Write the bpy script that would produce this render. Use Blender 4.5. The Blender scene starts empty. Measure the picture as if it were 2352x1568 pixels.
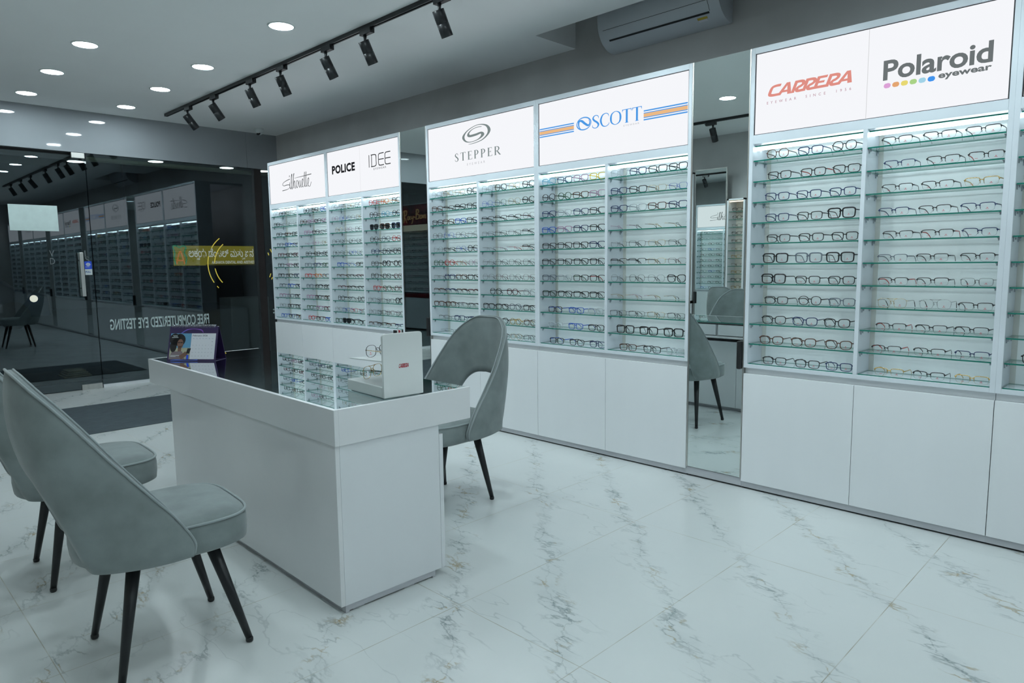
import bpy, math, random
from mathutils import Vector, Matrix
sc = bpy.context.scene
COL = sc.collection
PI = math.pi
rnd = random.Random(7)

# ------------------------------------------------------------------ camera, world, exposure
cam_d = bpy.data.cameras.new('camera'); cam = bpy.data.objects.new('camera', cam_d); COL.objects.link(cam)
sc.camera = cam
cam_d.sensor_width = 36.0; cam_d.sensor_fit = 'HORIZONTAL'
cam_d.lens = 1582.1051 / 2352 * 36.0
cam_d.clip_start = 0.05; cam_d.clip_end = 200
def cam_matrix(pitch, roll, yaw, loc):
    f = Vector((-math.sin(yaw)*math.cos(pitch), math.cos(yaw)*math.cos(pitch), math.sin(pitch)))
    r = Vector((math.cos(yaw), math.sin(yaw), 0)); up = r.cross(f)
    r2 = r*math.cos(roll) + up*math.sin(roll); u2 = -r*math.sin(roll) + up*math.cos(roll)
    m = Matrix((r2, u2, -f)).transposed().to_4x4(); m.translation = loc
    return m
cam.matrix_world = cam_matrix(math.radians(-6.519010), math.radians(-0.675027), math.radians(44.695658), Vector((8.513405, -3.694569, 1.32)))
wd = bpy.data.worlds.new('night'); sc.world = wd; wd.use_nodes = True
wd.node_tree.nodes['Background'].inputs[0].default_value = (0.10, 0.14, 0.18, 1)
wd.node_tree.nodes['Background'].inputs[1].default_value = 0.012
sc.view_settings.view_transform = 'Standard'; sc.view_settings.look = 'None'
sc.view_settings.exposure = 0.0; sc.view_settings.gamma = 1.0; sc.view_settings.use_curve_mapping = False
sc.cycles.max_bounces = 9; sc.cycles.diffuse_bounces = 4; sc.cycles.glossy_bounces = 6
sc.cycles.transmission_bounces = 4; sc.cycles.transparent_max_bounces = 28
sc.cycles.caustics_reflective = False; sc.cycles.caustics_refractive = False
sc.cycles.sample_clamp_indirect = 4.0
LIGHT = (0.80, 0.955, 1.0)          # cool white of the shop's lamps
DOWN = 110.0                         # recessed ceiling lights
STRIP = 12.0                        # strips in the display bays
SPOTW = 22.0                        # beams of the track spotlights
SIGN = 0.96                         # back-lit signs

# ------------------------------------------------------------------ materials
def newmat(name):
    m = bpy.data.materials.new(name); m.use_nodes = True
    nt = m.node_tree; nt.nodes.clear()
    out = nt.nodes.new('ShaderNodeOutputMaterial')
    return m, nt, out
def pm(name, col, rough=0.5, metal=0.0, spec=0.5, noise=0.0, nscale=8.0, coat=0.0, sheen=0.0, bump=0.0, bscale=60.0, stretch=None):
    m, nt, out = newmat(name); N, L = nt.nodes, nt.links
    b = N.new('ShaderNodeBsdfPrincipled'); L.new(b.outputs[0], out.inputs[0])
    b.inputs['Base Color'].default_value = (*col, 1); b.inputs['Roughness'].default_value = rough
    b.inputs['Metallic'].default_value = metal; b.inputs['Specular IOR Level'].default_value = spec
    if coat: b.inputs['Coat Weight'].default_value = coat; b.inputs['Coat Roughness'].default_value = 0.06
    if sheen: b.inputs['Sheen Weight'].default_value = sheen; b.inputs['Sheen Roughness'].default_value = 0.45
    tc = N.new('ShaderNodeTexCoord'); src = tc.outputs['Object']
    if stretch:
        mp = N.new('ShaderNodeMapping'); mp.inputs['Scale'].default_value = stretch; L.new(src, mp.inputs[0]); src = mp.outputs[0]
    if noise:
        n = N.new('ShaderNodeTexNoise'); n.inputs['Scale'].default_value = nscale; n.inputs['Detail'].default_value = 5; L.new(src, n.inputs[0])
        r = N.new('ShaderNodeMapRange'); r.inputs[1].default_value = 0.3; r.inputs[2].default_value = 0.7
        r.inputs[3].default_value = 1 - noise; r.inputs[4].default_value = 1 + noise; L.new(n.outputs[0], r.inputs[0])
        mx = N.new('ShaderNodeVectorMath'); mx.operation = 'SCALE'; mx.inputs[0].default_value = col; L.new(r.outputs[0], mx.inputs['Scale'])
        L.new(mx.outputs[0], b.inputs['Base Color'])
    if bump:
        n2 = N.new('ShaderNodeTexNoise'); n2.inputs['Scale'].default_value = bscale; n2.inputs['Detail'].default_value = 3; L.new(src, n2.inputs[0])
        bp = N.new('ShaderNodeBump'); bp.inputs['Strength'].default_value = bump; bp.inputs['Distance'].default_value = 0.004
        L.new(n2.outputs[0], bp.inputs['Height']); L.new(bp.outputs[0], b.inputs['Normal'])
    return m
def em(name, col, s=1.0):
    m, nt, out = newmat(name)
    e = nt.nodes.new('ShaderNodeEmission'); e.inputs[0].default_value = (*col, 1); e.inputs[1].default_value = s
    nt.links.new(e.outputs[0], out.inputs[0]); return m
def glass(name, tint=(1, 1, 1), ior=1.5, rough=0.0, refl=(1, 1, 1), gain=1.0):
    """thin clear pane: transparent with fresnel reflection"""
    m, nt, out = newmat(name); N, L = nt.nodes, nt.links
    t = N.new('ShaderNodeBsdfTransparent'); t.inputs[0].default_value = (*tint, 1)
    g = N.new('ShaderNodeBsdfGlossy'); g.inputs['Roughness'].default_value = rough; g.inputs[0].default_value = (*refl, 1)
    f = N.new('ShaderNodeFresnel'); ge = N.new('ShaderNodeNewGeometry')      # the same reflection on the way in and out
    io = N.new('ShaderNodeMapRange'); io.inputs[3].default_value = ior; io.inputs[4].default_value = 1.0/ior
    L.new(ge.outputs['Backfacing'], io.inputs[0]); L.new(io.outputs[0], f.inputs[0])
    k = N.new('ShaderNodeMath'); k.operation = 'MULTIPLY'; k.inputs[1].default_value = gain; k.use_clamp = True; L.new(f.outputs[0], k.inputs[0])
    x = N.new('ShaderNodeMixShader'); L.new(k.outputs[0], x.inputs[0]); L.new(t.outputs[0], x.inputs[1]); L.new(g.outputs[0], x.inputs[2])
    L.new(x.outputs[0], out.inputs[0]); return m
def clearplastic(name, col, a):
    m, nt, out = newmat(name); N, L = nt.nodes, nt.links
    t = N.new('ShaderNodeBsdfTransparent'); p = N.new('ShaderNodeBsdfPrincipled')
    p.inputs['Base Color'].default_value = (*col, 1); p.inputs['Roughness'].default_value = 0.15
    x = N.new('ShaderNodeMixShader'); x.inputs[0].default_value = a
    L.new(t.outputs[0], x.inputs[1]); L.new(p.outputs[0], x.inputs[2]); L.new(x.outputs[0], out.inputs[0]); return m

GX, GY, TA, TB = 5.962, -0.8358, 0.603, 1.2006
def floor_material():
    m, nt, out = newmat('marble_tiles'); N, L = nt.nodes, nt.links
    b = N.new('ShaderNodeBsdfPrincipled'); L.new(b.outputs[0], out.inputs[0])
    b.inputs['Roughness'].default_value = 0.22; b.inputs['Specular IOR Level'].default_value = 0.45
    def M(op, a, c=None, clamp=False):
        n = N.new('ShaderNodeMath'); n.operation = op; n.use_clamp = clamp
        for i, s in enumerate((a, c)):
            if s is None: continue
            if isinstance(s, (int, float)): n.inputs[i].default_value = s
            else: L.new(s, n.inputs[i])
        return n.outputs[0]
    def noise(vec, scale, detail=4, rough=0.6, dist=0.0):
        n = N.new('ShaderNodeTexNoise'); n.inputs['Scale'].default_value = scale; n.inputs['Detail'].default_value = detail
        n.inputs['Roughness'].default_value = rough; n.inputs['Distortion'].default_value = dist; L.new(vec, n.inputs['Vector']); return n.outputs[0]
    def ramp(x, a, c, lo=0.0, hi=1.0):
        n = N.new('ShaderNodeMapRange'); n.interpolation_type = 'SMOOTHSTEP'
        n.inputs[1].default_value = a; n.inputs[2].default_value = c; n.inputs[3].default_value = lo; n.inputs[4].default_value = hi
        L.new(x, n.inputs[0]); return n.outputs[0]
    tc = N.new('ShaderNodeTexCoord'); sp = N.new('ShaderNodeSeparateXYZ'); L.new(tc.outputs['Object'], sp.inputs[0])
    X, Y = sp.outputs[0], sp.outputs[1]
    u = M('DIVIDE', M('SUBTRACT', X, GX), TA); v = M('DIVIDE', M('SUBTRACT', GY, Y), TB)
    # tile printed pattern: the same diagonal vein on every tile
    fu = M('FRACT', u)
    cv = N.new('ShaderNodeCombineXYZ'); L.new(X, cv.inputs[0]); L.new(Y, cv.inputs[1])
    n1 = noise(cv.outputs[0], 3.2, 5, 0.62); n2 = noise(cv.outputs[0], 11.0, 4, 0.6)
    w = M('ADD', M('MULTIPLY', M('SUBTRACT', n1, 0.5), 0.34), M('MULTIPLY', M('SUBTRACT', n2, 0.5), 0.10))
    c = M('ADD', M('SUBTRACT', M('SUBTRACT', v, M('MULTIPLY', u, 0.5)), 0.045), w)
    d = M('MULTIPLY', M('ABSOLUTE', M('SUBTRACT', M('FRACT', M('ADD', M('MULTIPLY', c, 2.0), 0.5)), 0.5)), 0.5)   # 0 on the vein, tile units
    # rotated / stretched coordinates for fine crackle along the vein
    mp = N.new('ShaderNodeMapping'); mp.inputs['Rotation'].default_value = (0, 0, math.radians(38)); mp.inputs['Scale'].default_value = (0.75, 2.0, 1); L.new(cv.outputs[0], mp.inputs[0])
    r1 = M('ABSOLUTE', M('SUBTRACT', noise(mp.outputs[0], 5.5, 5, 0.55, 0.1), 0.5))
    r2 = M('ABSOLUTE', M('SUBTRACT', noise(mp.outputs[0], 2.3, 4, 0.5, 0.1), 0.5))
    dens = ramp(noise(cv.outputs[0], 2.0, 2), 0.36, 0.62, 0.35, 1.0)
    band = M('MULTIPLY', ramp(d, 0.02, 0.095, 1.0, 0.0), dens)
    crack = M('MULTIPLY', ramp(r1, 0.0, 0.032, 1.0, 0.0), band)
    core = M('MULTIPLY', ramp(d, 0.0, 0.007, 1.0, 0.0), dens)
    haze = M('MULTIPLY', ramp(d, 0.0, 0.085, 1.0, 0.0), M('MULTIPLY', dens, ramp(noise(mp.outputs[0], 4.0, 4), 0.35, 0.7)))
    thin = M('MULTIPLY', ramp(r2, 0.0, 0.009, 1.0, 0.0), ramp(noise(cv.outputs[0], 1.4, 2), 0.5, 0.66))
    grey = M('ADD', M('ADD', M('MULTIPLY', crack, 0.62), M('MULTIPLY', core, 0.34)), M('ADD', M('MULTIPLY', haze, 0.22), M('MULTIPLY', thin, 0.30)), True)
    goldm = M('MULTIPLY', M('ADD', crack, M('MULTIPLY', core, 0.8), True), ramp(noise(cv.outputs[0], 7.5, 3), 0.53, 0.62))
    base = N.new('ShaderNodeMix'); base.data_type = 'RGBA'
    base.inputs[6].default_value = (0.76, 0.785, 0.775, 1); base.inputs[7].default_value = (0.70, 0.735, 0.735, 1)
    L.new(noise(cv.outputs[0], 1.7, 4), base.inputs[0])
    m1 = N.new('ShaderNodeMix'); m1.data_type = 'RGBA'; m1.inputs[7].default_value = (0.27, 0.315, 0.325, 1)
    L.new(grey, m1.inputs[0]); L.new(base.outputs[2], m1.inputs[6])
    m2 = N.new('ShaderNodeMix'); m2.data_type = 'RGBA'; m2.inputs[7].default_value = (0.50, 0.34, 0.12, 1)
    L.new(M('MULTIPLY', goldm, 0.6), m2.inputs[0]); L.new(m1.outputs[2], m2.inputs[6])
    # joints
    ju = M('MULTIPLY', M('ABSOLUTE', M('SUBTRACT', M('FRACT', M('ADD', u, 0.5)), 0.5)), TA)
    jv = M('MULTIPLY', M('ABSOLUTE', M('SUBTRACT', M('FRACT', M('ADD', v, 0.5)), 0.5)), TB)
    j = M('MULTIPLY', ramp(M('MINIMUM', ju, jv), 0.0009, 0.0022, 1.0, 0.0), ramp(noise(cv.outputs[0], 4.0, 3), 0.3, 0.65, 0.35, 0.85))
    m3 = N.new('ShaderNodeMix'); m3.data_type = 'RGBA'; m3.inputs[7].default_value = (0.30, 0.27, 0.19, 1)
    L.new(j, m3.inputs[0]); L.new(m2.outputs[2], m3.inputs[6]); L.new(m3.outputs[2], b.inputs['Base Color'])
    L.new(ramp(j, 0, 1, 0.22, 0.6), b.inputs['Roughness'])
    return m

MT = {
 'floor': floor_material(),
 'ceiling': pm('ceiling_paint', (0.90, 0.915, 0.915), 0.75, noise=0.012, nscale=2),
 'greywall': pm('grey_wall_paint', (0.48, 0.48, 0.475), 0.55, noise=0.06, nscale=3.5),
 'fascia': pm('glossy_grey_fascia', (0.30, 0.32, 0.34), 0.035, spec=0.55, noise=0.03, nscale=2, bump=0.012, bscale=9),
 'white': pm('white_laminate', (0.80, 0.82, 0.84), 0.28, noise=0.012, nscale=5, stretch=(1, 1, 0.15)),
 'whitegloss': pm('white_gloss_laminate', (0.80, 0.81, 0.82), 0.16, noise=0.01, nscale=6, bump=0.01, bscale=5),
 'frame': pm('white_frame_edge', (0.70, 0.75, 0.80), 0.30, noise=0.01),
 'back': pm('back_painted_glass', (0.88, 0.94, 0.945), 0.14, spec=0.6, noise=0.02, nscale=7),
 'cornerstrip': pm('pale_edge_strip', (0.62, 0.64, 0.60), 0.4),
 'plinth': pm('aluminium_plinth', (0.52, 0.53, 0.56), 0.45, 0.1, noise=0.06, nscale=20, stretch=(0.2, 1, 4)),
 'gap': pm('dark_recess', (0.02, 0.022, 0.025), 0.7),  # near-black: shade of open gaps put into the colour, also dark edges and joints
 'black': pm('black_plastic', (0.012, 0.013, 0.014), 0.42, noise=0.1),
 'blackmetal': pm('black_powder_coat', (0.014, 0.016, 0.018), 0.35, 0.2, noise=0.15, nscale=30),
 'steel': pm('brushed_steel', (0.62, 0.61, 0.58), 0.28, 1.0, noise=0.05, nscale=40, stretch=(1, 1, 0.05)),
 'chrome': pm('clip_chrome', (0.42, 0.46, 0.50), 0.25, 1.0),
 'mirror': pm('mirror_silver', (0.80, 0.87, 0.86), 0.0, 1.0),
 'shelfglass': glass('shelf_glass', (0.992, 0.999, 0.997), 1.28),
 'shelfedge': pm('green_glass_edge', (0.005, 0.17, 0.125), 0.12, spec=0.6),
 'countertop': glass('counter_glass', (0.90, 0.97, 0.97), 1.62, gain=1.9),
 'window': glass('shopfront_glass', (0.80, 0.84, 0.84), 1.55, gain=1.7, refl=(0.80, 0.92, 1.0)),
 'lens': glass('clear_lens', (0.992, 0.995, 0.995), 1.3),
 'darklens': glass('dark_lens', (0.05, 0.055, 0.06), 1.5),
 'strip': em('led_strip', LIGHT, STRIP),
 'down': em('downlight_diffuser', LIGHT, DOWN),
 'porch': em('porch_light', (0.9, 1.0, 1.0), 9.0),
 'spotface': em('spot_face', (0.9, 0.98, 1.0), 9.0),
 'sign': em('sign_face', (0.955, 0.965, 1.0), SIGN),
 'velvet': pm('grey_velvet', (0.225, 0.262, 0.262), 0.75, spec=0.25, noise=0.16, nscale=9, sheen=0.35, bump=0.08, bscale=120),
 'piping': pm('grey_piping', (0.30, 0.345, 0.35), 0.6, spec=0.3, sheen=0.3),
 'rug': pm('ribbed_grey_mat', (0.085, 0.11, 0.125), 0.85, noise=0.22, nscale=90, bump=0.6, bscale=220, stretch=(1, 0.12, 1)),
 'acwhite': pm('white_plastic', (0.62, 0.66, 0.70), 0.35, noise=0.015),
 'brown': pm('dark_brown_jamb', (0.035, 0.028, 0.028), 0.45, noise=0.1),
 'cream': pm('cream_beam_paint', (0.62, 0.66, 0.50), 0.6, noise=0.03),
 'soffit': pm('porch_soffit', (0.25, 0.28, 0.26), 0.6, noise=0.05),
 'night': pm('dark_facade', (0.03, 0.034, 0.04), 0.8, noise=0.4, nscale=1.5),
 'pave': pm('outside_paving', (0.06, 0.07, 0.075), 0.6, noise=0.2, nscale=3),
 'paper': pm('paper_sheet', (0.62, 0.74, 0.72), 0.5, noise=0.05, nscale=12),
 'decal': pm('pale_vinyl', (0.50, 0.60, 0.59), 0.5),
 'frost': clearplastic('frosted_vinyl', (0.5, 0.55, 0.58), 0.35),
 'blue': pm('sticker_blue', (0.02, 0.09, 0.75), 0.4),
 'bluetext': pm('blue_print', (0.03, 0.12, 0.42), 0.4),
 'pwhite': pm('print_white', (0.75, 0.8, 0.8), 0.5),
 'standwhite': pm('satin_white_acrylic', (0.78, 0.81, 0.80), 0.3, noise=0.01),
 'carrerared': pm('red_print', (0.42, 0.02, 0.04), 0.4),
 'redposter': pm('red_poster', (0.16, 0.006, 0.012), 0.25, noise=0.9, nscale=6),
 'gold_em': em('gold_letter', (1.0, 0.62, 0.28), 0.75),
 'warm': em('warm_strip', (1.0, 0.80, 0.56), 3.0),
 'cream_em': em('cream_header_glow', (1.0, 0.93, 0.70), 0.85),
 'warmback': pm('warm_back', (0.80, 0.74, 0.66), 0.4),
 'yellow_em': em('yellow_sign_glow', (0.50, 0.44, 0.045), 0.36),
 'sign_white': em('sign_letters', (0.80, 0.85, 0.80), 0.62),
 'sign_green': em('sign_green', (0.03, 0.32, 0.16), 0.6),
 'sign_orange': em('sign_orange', (0.85, 0.28, 0.06), 0.6),
 'neon': em('neon_yellow', (1.0, 0.78, 0.12), 0.85),
 'headlamp': em('headlamp', (1.0, 0.95, 0.8), 1.2),
 'carblue': pm('dark_blue_paint', (0.01, 0.03, 0.10), 0.3, coat=0.5),
 'khaki': pm('khaki_cloth', (0.16, 0.15, 0.10), 0.9, noise=0.2),
 'utility': pm('grey_box_paint', (0.17, 0.19, 0.19), 0.6, noise=0.05),
}
def lp(name, col, s=1.0): return em('print_' + name, col, s)
INK = {'grey': lp('grey', (0.20, 0.245, 0.245)), 'black': lp('black', (0.012, 0.013, 0.016)), 'soft': lp('soft_grey', (0.46, 0.47, 0.50)),
 'dark': lp('dark_grey', (0.15, 0.17, 0.175)), 'mid': lp('mid_grey', (0.085, 0.095, 0.10)), 'blue': lp('blue', (0.07, 0.32, 0.78)), 'orange': lp('orange', (0.83, 0.49, 0.24)),
 'red': lp('red', (0.74, 0.28, 0.235)), 'mauve': lp('mauve', (0.52, 0.30, 0.36)), 'd0': lp('dot_pink', (0.72, 0.36, 0.68)), 'd1': lp('dot_orange', (0.77, 0.38, 0.17)),
 'd2': lp('dot_yellow', (0.80, 0.69, 0.17)), 'd3': lp('dot_green', (0.40, 0.65, 0.24)), 'd4': lp('dot_sky', (0.36, 0.65, 0.80)), 'd5': lp('dot_blue', (0.055, 0.30, 0.85)),
 'seam': lp('seam', (0.62, 0.63, 0.64))}
FR = {  # spectacle frame colours: material, word
 'k': (pm('acetate_black', (0.008, 0.009, 0.012), 0.18), 'black'), 'b': (pm('acetate_navy', (0.012, 0.03, 0.11), 0.2), 'navy'),
 'B': (pm('acetate_blue', (0.02, 0.10, 0.48), 0.2), 'bright-blue'), 'g': (clearplastic('acetate_grey', (0.16, 0.19, 0.24), 0.75), 'smoke-grey'),
 'w': (clearplastic('acetate_clear', (0.55, 0.60, 0.64), 0.42), 'crystal-clear'), 't': (pm('acetate_tortoise', (0.07, 0.025, 0.012), 0.2, noise=0.8, nscale=60), 'tortoiseshell'),
 'y': (pm('wire_gold', (0.62, 0.42, 0.16), 0.25, 0.9), 'gold'), 's': (pm('wire_silver', (0.40, 0.42, 0.44), 0.25, 0.9), 'silver'),
 'r': (pm('acetate_red', (0.50, 0.03, 0.03), 0.2), 'red'), 'p': (pm('acetate_pink', (0.42, 0.25, 0.38), 0.25), 'pink'),
 'n': (pm('acetate_green', (0.02, 0.08, 0.035), 0.2), 'green'), 'Y': (pm('acetate_yellow', (0.75, 0.52, 0.01), 0.25), 'yellow'),
 'd': (pm('acetate_burgundy', (0.10, 0.01, 0.018), 0.2), 'burgundy'), 'o': (pm('acetate_orange', (0.62, 0.20, 0.05), 0.25), 'orange'),
 'q': (pm('acetate_sky', (0.16, 0.42, 0.58), 0.25), 'light-blue'),
}
TAG = pm('pink_lens_tag', (0.60, 0.06, 0.10), 0.5)

# ------------------------------------------------------------------ mesh helpers
class MB:
    def __init__(s): s.v = []; s.f = []; s.m = []; s.sm = []
    def face(s, idx, m=0, sm=False): s.f.append(idx); s.m.append(m); s.sm.append(sm)
    def poly(s, pts, m=0):
        b = len(s.v); s.v += [tuple(p) for p in pts]; s.face(list(range(b, b+len(pts))), m)
    def box(s, x0, x1, y0, y1, z0, z1, m=0, top=None, edge=None):
        b = len(s.v)
        s.v += [(x0,y0,z0),(x1,y0,z0),(x1,y1,z0),(x0,y1,z0),(x0,y0,z1),(x1,y0,z1),(x1,y1,z1),(x0,y1,z1)]
        e = m if edge is None else edge
        for k, q in enumerate([(3,2,1,0),(4,5,6,7),(0,1,5,4),(1,2,6,5),(2,3,7,6),(3,0,4,7)]):
            s.face([b+i for i in q], (m if k < 2 else e))
        return s
    def hexa(s, P, m=0):
        b = len(s.v); s.v += [tuple(p) for p in P]
        for q in [(3,2,1,0),(4,5,6,7),(0,1,5,4),(1,2,6,5),(2,3,7,6),(3,0,4,7)]: s.face([b+i for i in q], m)
    def tube(s, pts, rad, n=8, m=0, closed=False, cap=True, up=Vector((0, 0, 1)), flat=1.0, sm=True):
        pts = [Vector(p) for p in pts]; k = len(pts); b = len(s.v)
        if not hasattr(rad, '__len__'): rad = [rad]*k
        prev = None
        for i, p in enumerate(pts):
            if closed: t = pts[(i+1) % k] - pts[i-1]
            else: t = pts[min(i+1, k-1)] - pts[max(i-1, 0)]
            t.normalize()
            if prev is None:
                a = up if abs(t.dot(up)) < 0.95 else Vector((1, 0, 0))
                e1 = (a - t*a.dot(t)).normalized()
            else: e1 = (prev - t*prev.dot(t)).normalized()
            prev = e1; e2 = t.cross(e1)
            for j in range(n):
                q = 2*PI*j/n
                s.v.append(tuple(p + e1*(math.cos(q)*rad[i]) + e2*(math.sin(q)*rad[i]*flat)))
        for i in range(k if closed else k-1):
            i2 = (i+1) % k
            for j in range(n):
                j2 = (j+1) % n
                s.face([b+i*n+j, b+i*n+j2, b+i2*n+j2, b+i2*n+j], m, sm)
        if cap and not closed:
            s.face([b+j for j in range(n)][::-1], m); s.face([b+(k-1)*n+j for j in range(n)], m)
        return s
    def lathe(s, prof, n=24, c=(0, 0, 0), m=0, axis='z', sm=True):
        b = len(s.v); k = len(prof)
        for r, z in prof:
            for j in range(n):
                q = 2*PI*j/n; a, d = r*math.cos(q), r*math.sin(q)
                s.v.append((c[0]+a, c[1]+d, c[2]+z) if axis == 'z' else ((c[0]+a, c[1]+z, c[2]+d) if axis == 'y' else (c[0]+z, c[1]+a, c[2]+d)))
        for i in range(k-1):
            for j in range(n):
                j2 = (j+1) % n; s.face([b+i*n+j, b+i*n+j2, b+(i+1)*n+j2, b+(i+1)*n+j], m, sm)
        if prof[0][0] > 1e-6: s.face([b+j for j in range(n)][::-1], m)
        if prof[-1][0] > 1e-6: s.face([b+(k-1)*n+j for j in range(n)], m)
        return s
    def grid(s, rows, m=0, sm=True, closed=False):
        b = len(s.v); R = len(rows); Cn = len(rows[0])
        for r in rows: s.v += [tuple(p) for p in r]
        for i in range(R-1):
            for j in range(Cn if closed else Cn-1):
                j2 = (j+1) % Cn; s.face([b+i*Cn+j, b+i*Cn+j2, b+(i+1)*Cn+j2, b+(i+1)*Cn+j], m, sm)
        return b
    def xf(s, mat):
        s.v = [tuple(mat @ Vector(p)) for p in s.v]; return s
    def add(s, o, mat=None, moff=0):
        b = len(s.v); s.v += [tuple(mat @ Vector(p)) for p in o.v] if mat else list(o.v)
        s.f += [[b+i for i in q] for q in o.f]; s.m += [i+moff for i in o.m]; s.sm += o.sm
    def mesh(s, name, mats):
        me = bpy.data.meshes.new(name); me.from_pydata(s.v, [], s.f)
        for q in (mats if isinstance(mats, (list, tuple)) else [mats]): me.materials.append(q)
        me.polygons.foreach_set('material_index', s.m); me.polygons.foreach_set('use_smooth', s.sm); me.update()
        return me
    def build(s, name, mats, parent=None, bevel=0.0, loc=None):
        o = bpy.data.objects.new(name, s.mesh(name, mats)); COL.objects.link(o)
        if parent is not None: o.parent = parent
        if loc is not None: o.location = loc
        if bevel:
            b = o.modifiers.new('edge', 'BEVEL'); b.width = bevel; b.segments = 2; b.limit_method = 'ANGLE'; b.angle_limit = math.radians(50)
        return o
def tag(o, label=None, cat=None, group=None, kind=None):
    if label: o['label'] = label
    if cat: o['category'] = cat
    if group: o['group'] = group
    if kind: o['kind'] = kind
    return o
def empty(name, loc=(0, 0, 0), rz=0.0, label=None, cat=None, group=None):
    o = bpy.data.objects.new(name, None); COL.objects.link(o); o.location = loc; o.rotation_euler = (0, 0, rz)
    o.empty_display_size = 0.05
    return tag(o, label, cat, group)
def struct(o): o['kind'] = 'structure'; return o
def kids(o): return [c for c in COL.objects if c.parent == o]
def catmull(P, n=8, closed=False):
    P = [Vector(p) for p in P]; k = len(P); out = []
    def g(i): return P[i % k] if closed else (P[i] if 0 <= i < k else (P[0]*2-P[1] if i < 0 else P[-1]*2-P[-2]))
    for i in range(k if closed else k-1):
        a, b, c, d = g(i-1), g(i), g(i+1), g(i+2)
        for q in range(n):
            t = q/n
            out.append(0.5*((2*b)+(c-a)*t+(2*a-5*b+4*c-d)*t*t+(3*b-a-3*c+d)*t*t*t))
    if not closed: out.append(P[-1])
    return out
# 2-D lettering helpers: a shape is a list of polygons in (u, v)
def rib(pts, n=8, closed=False):
    """ribbon through (u, v, width) points"""
    Q = catmull([(p[0], p[1], p[2]) for p in pts], n, closed); out = []; L = []; R = []
    k = len(Q)
    for i, q in enumerate(Q):
        t = (Q[(i+1) % k] - Q[i-1]) if closed else (Q[min(i+1, k-1)] - Q[max(i-1, 0)])
        t = Vector((t.x, t.y)); t.normalize(); nn = Vector((-t.y, t.x)); c = Vector((q.x, q.y)); w = max(q.z, 0.0005)*0.5
        L.append(c+nn*w); R.append(c-nn*w)
    for i in range(k if closed else k-1):
        j = (i+1) % k; out.append([R[i], R[j], L[j], L[i]])
    return out
def rc(u0, u1, v0, v1): return [[(u0, v0), (u1, v0), (u1, v1), (u0, v1)]]
def sl(p, q, w0, w1=None):
    w1 = w0 if w1 is None else w1
    return [[(p[0]-w0/2, p[1]), (p[0]+w0/2, p[1]), (q[0]+w1/2, q[1]), (q[0]-w1/2, q[1])]]
def ell(cu, cv, ru, rv, n=20): return [[(cu+ru*math.cos(2*PI*i/n), cv+rv*math.sin(2*PI*i/n)) for i in range(n)]]
def fit(polys, u0, u1, v0, v1):
    us = [p[0] for q in polys for p in q]; vs = [p[1] for q in polys for p in q]
    a, b, c, d = min(us), max(us), min(vs), max(vs)
    return [[(u0+(p[0]-a)/(b-a)*(u1-u0), v0+(p[1]-c)/(d-c)*(v1-v0)) for p in q] for q in polys]
def font(s, shear=0.0, bold=0.0, space=1.0, res=3):
    c = bpy.data.curves.new('txt', 'FONT'); c.body = s; c.size = 1; c.shear = shear; c.offset = bold; c.space_character = space; c.resolution_u = res
    o = bpy.data.objects.new('txt', c); COL.objects.link(o); bpy.context.view_layer.update()
    me = bpy.data.meshes.new_from_object(o.evaluated_get(bpy.context.evaluated_depsgraph_get()))
    out = [[(me.vertices[i].co.x, me.vertices[i].co.y) for i in p.vertices] for p in me.polygons]
    bpy.data.objects.remove(o); bpy.data.curves.remove(c); bpy.data.meshes.remove(me)
    return out
def lettering(name, layers, plane, parent=None, loc=None):
    """layers: [(polys, material)], plane: (u, v, layer) -> point"""
    mb = MB(); mats = []
    for k, (polys, mat) in enumerate(layers):
        if mat not in mats: mats.append(mat)
        for q in polys: mb.poly([plane(p[0], p[1]) for p in q], mats.index(mat))
    return mb.build(name, mats, parent, loc=loc)
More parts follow.
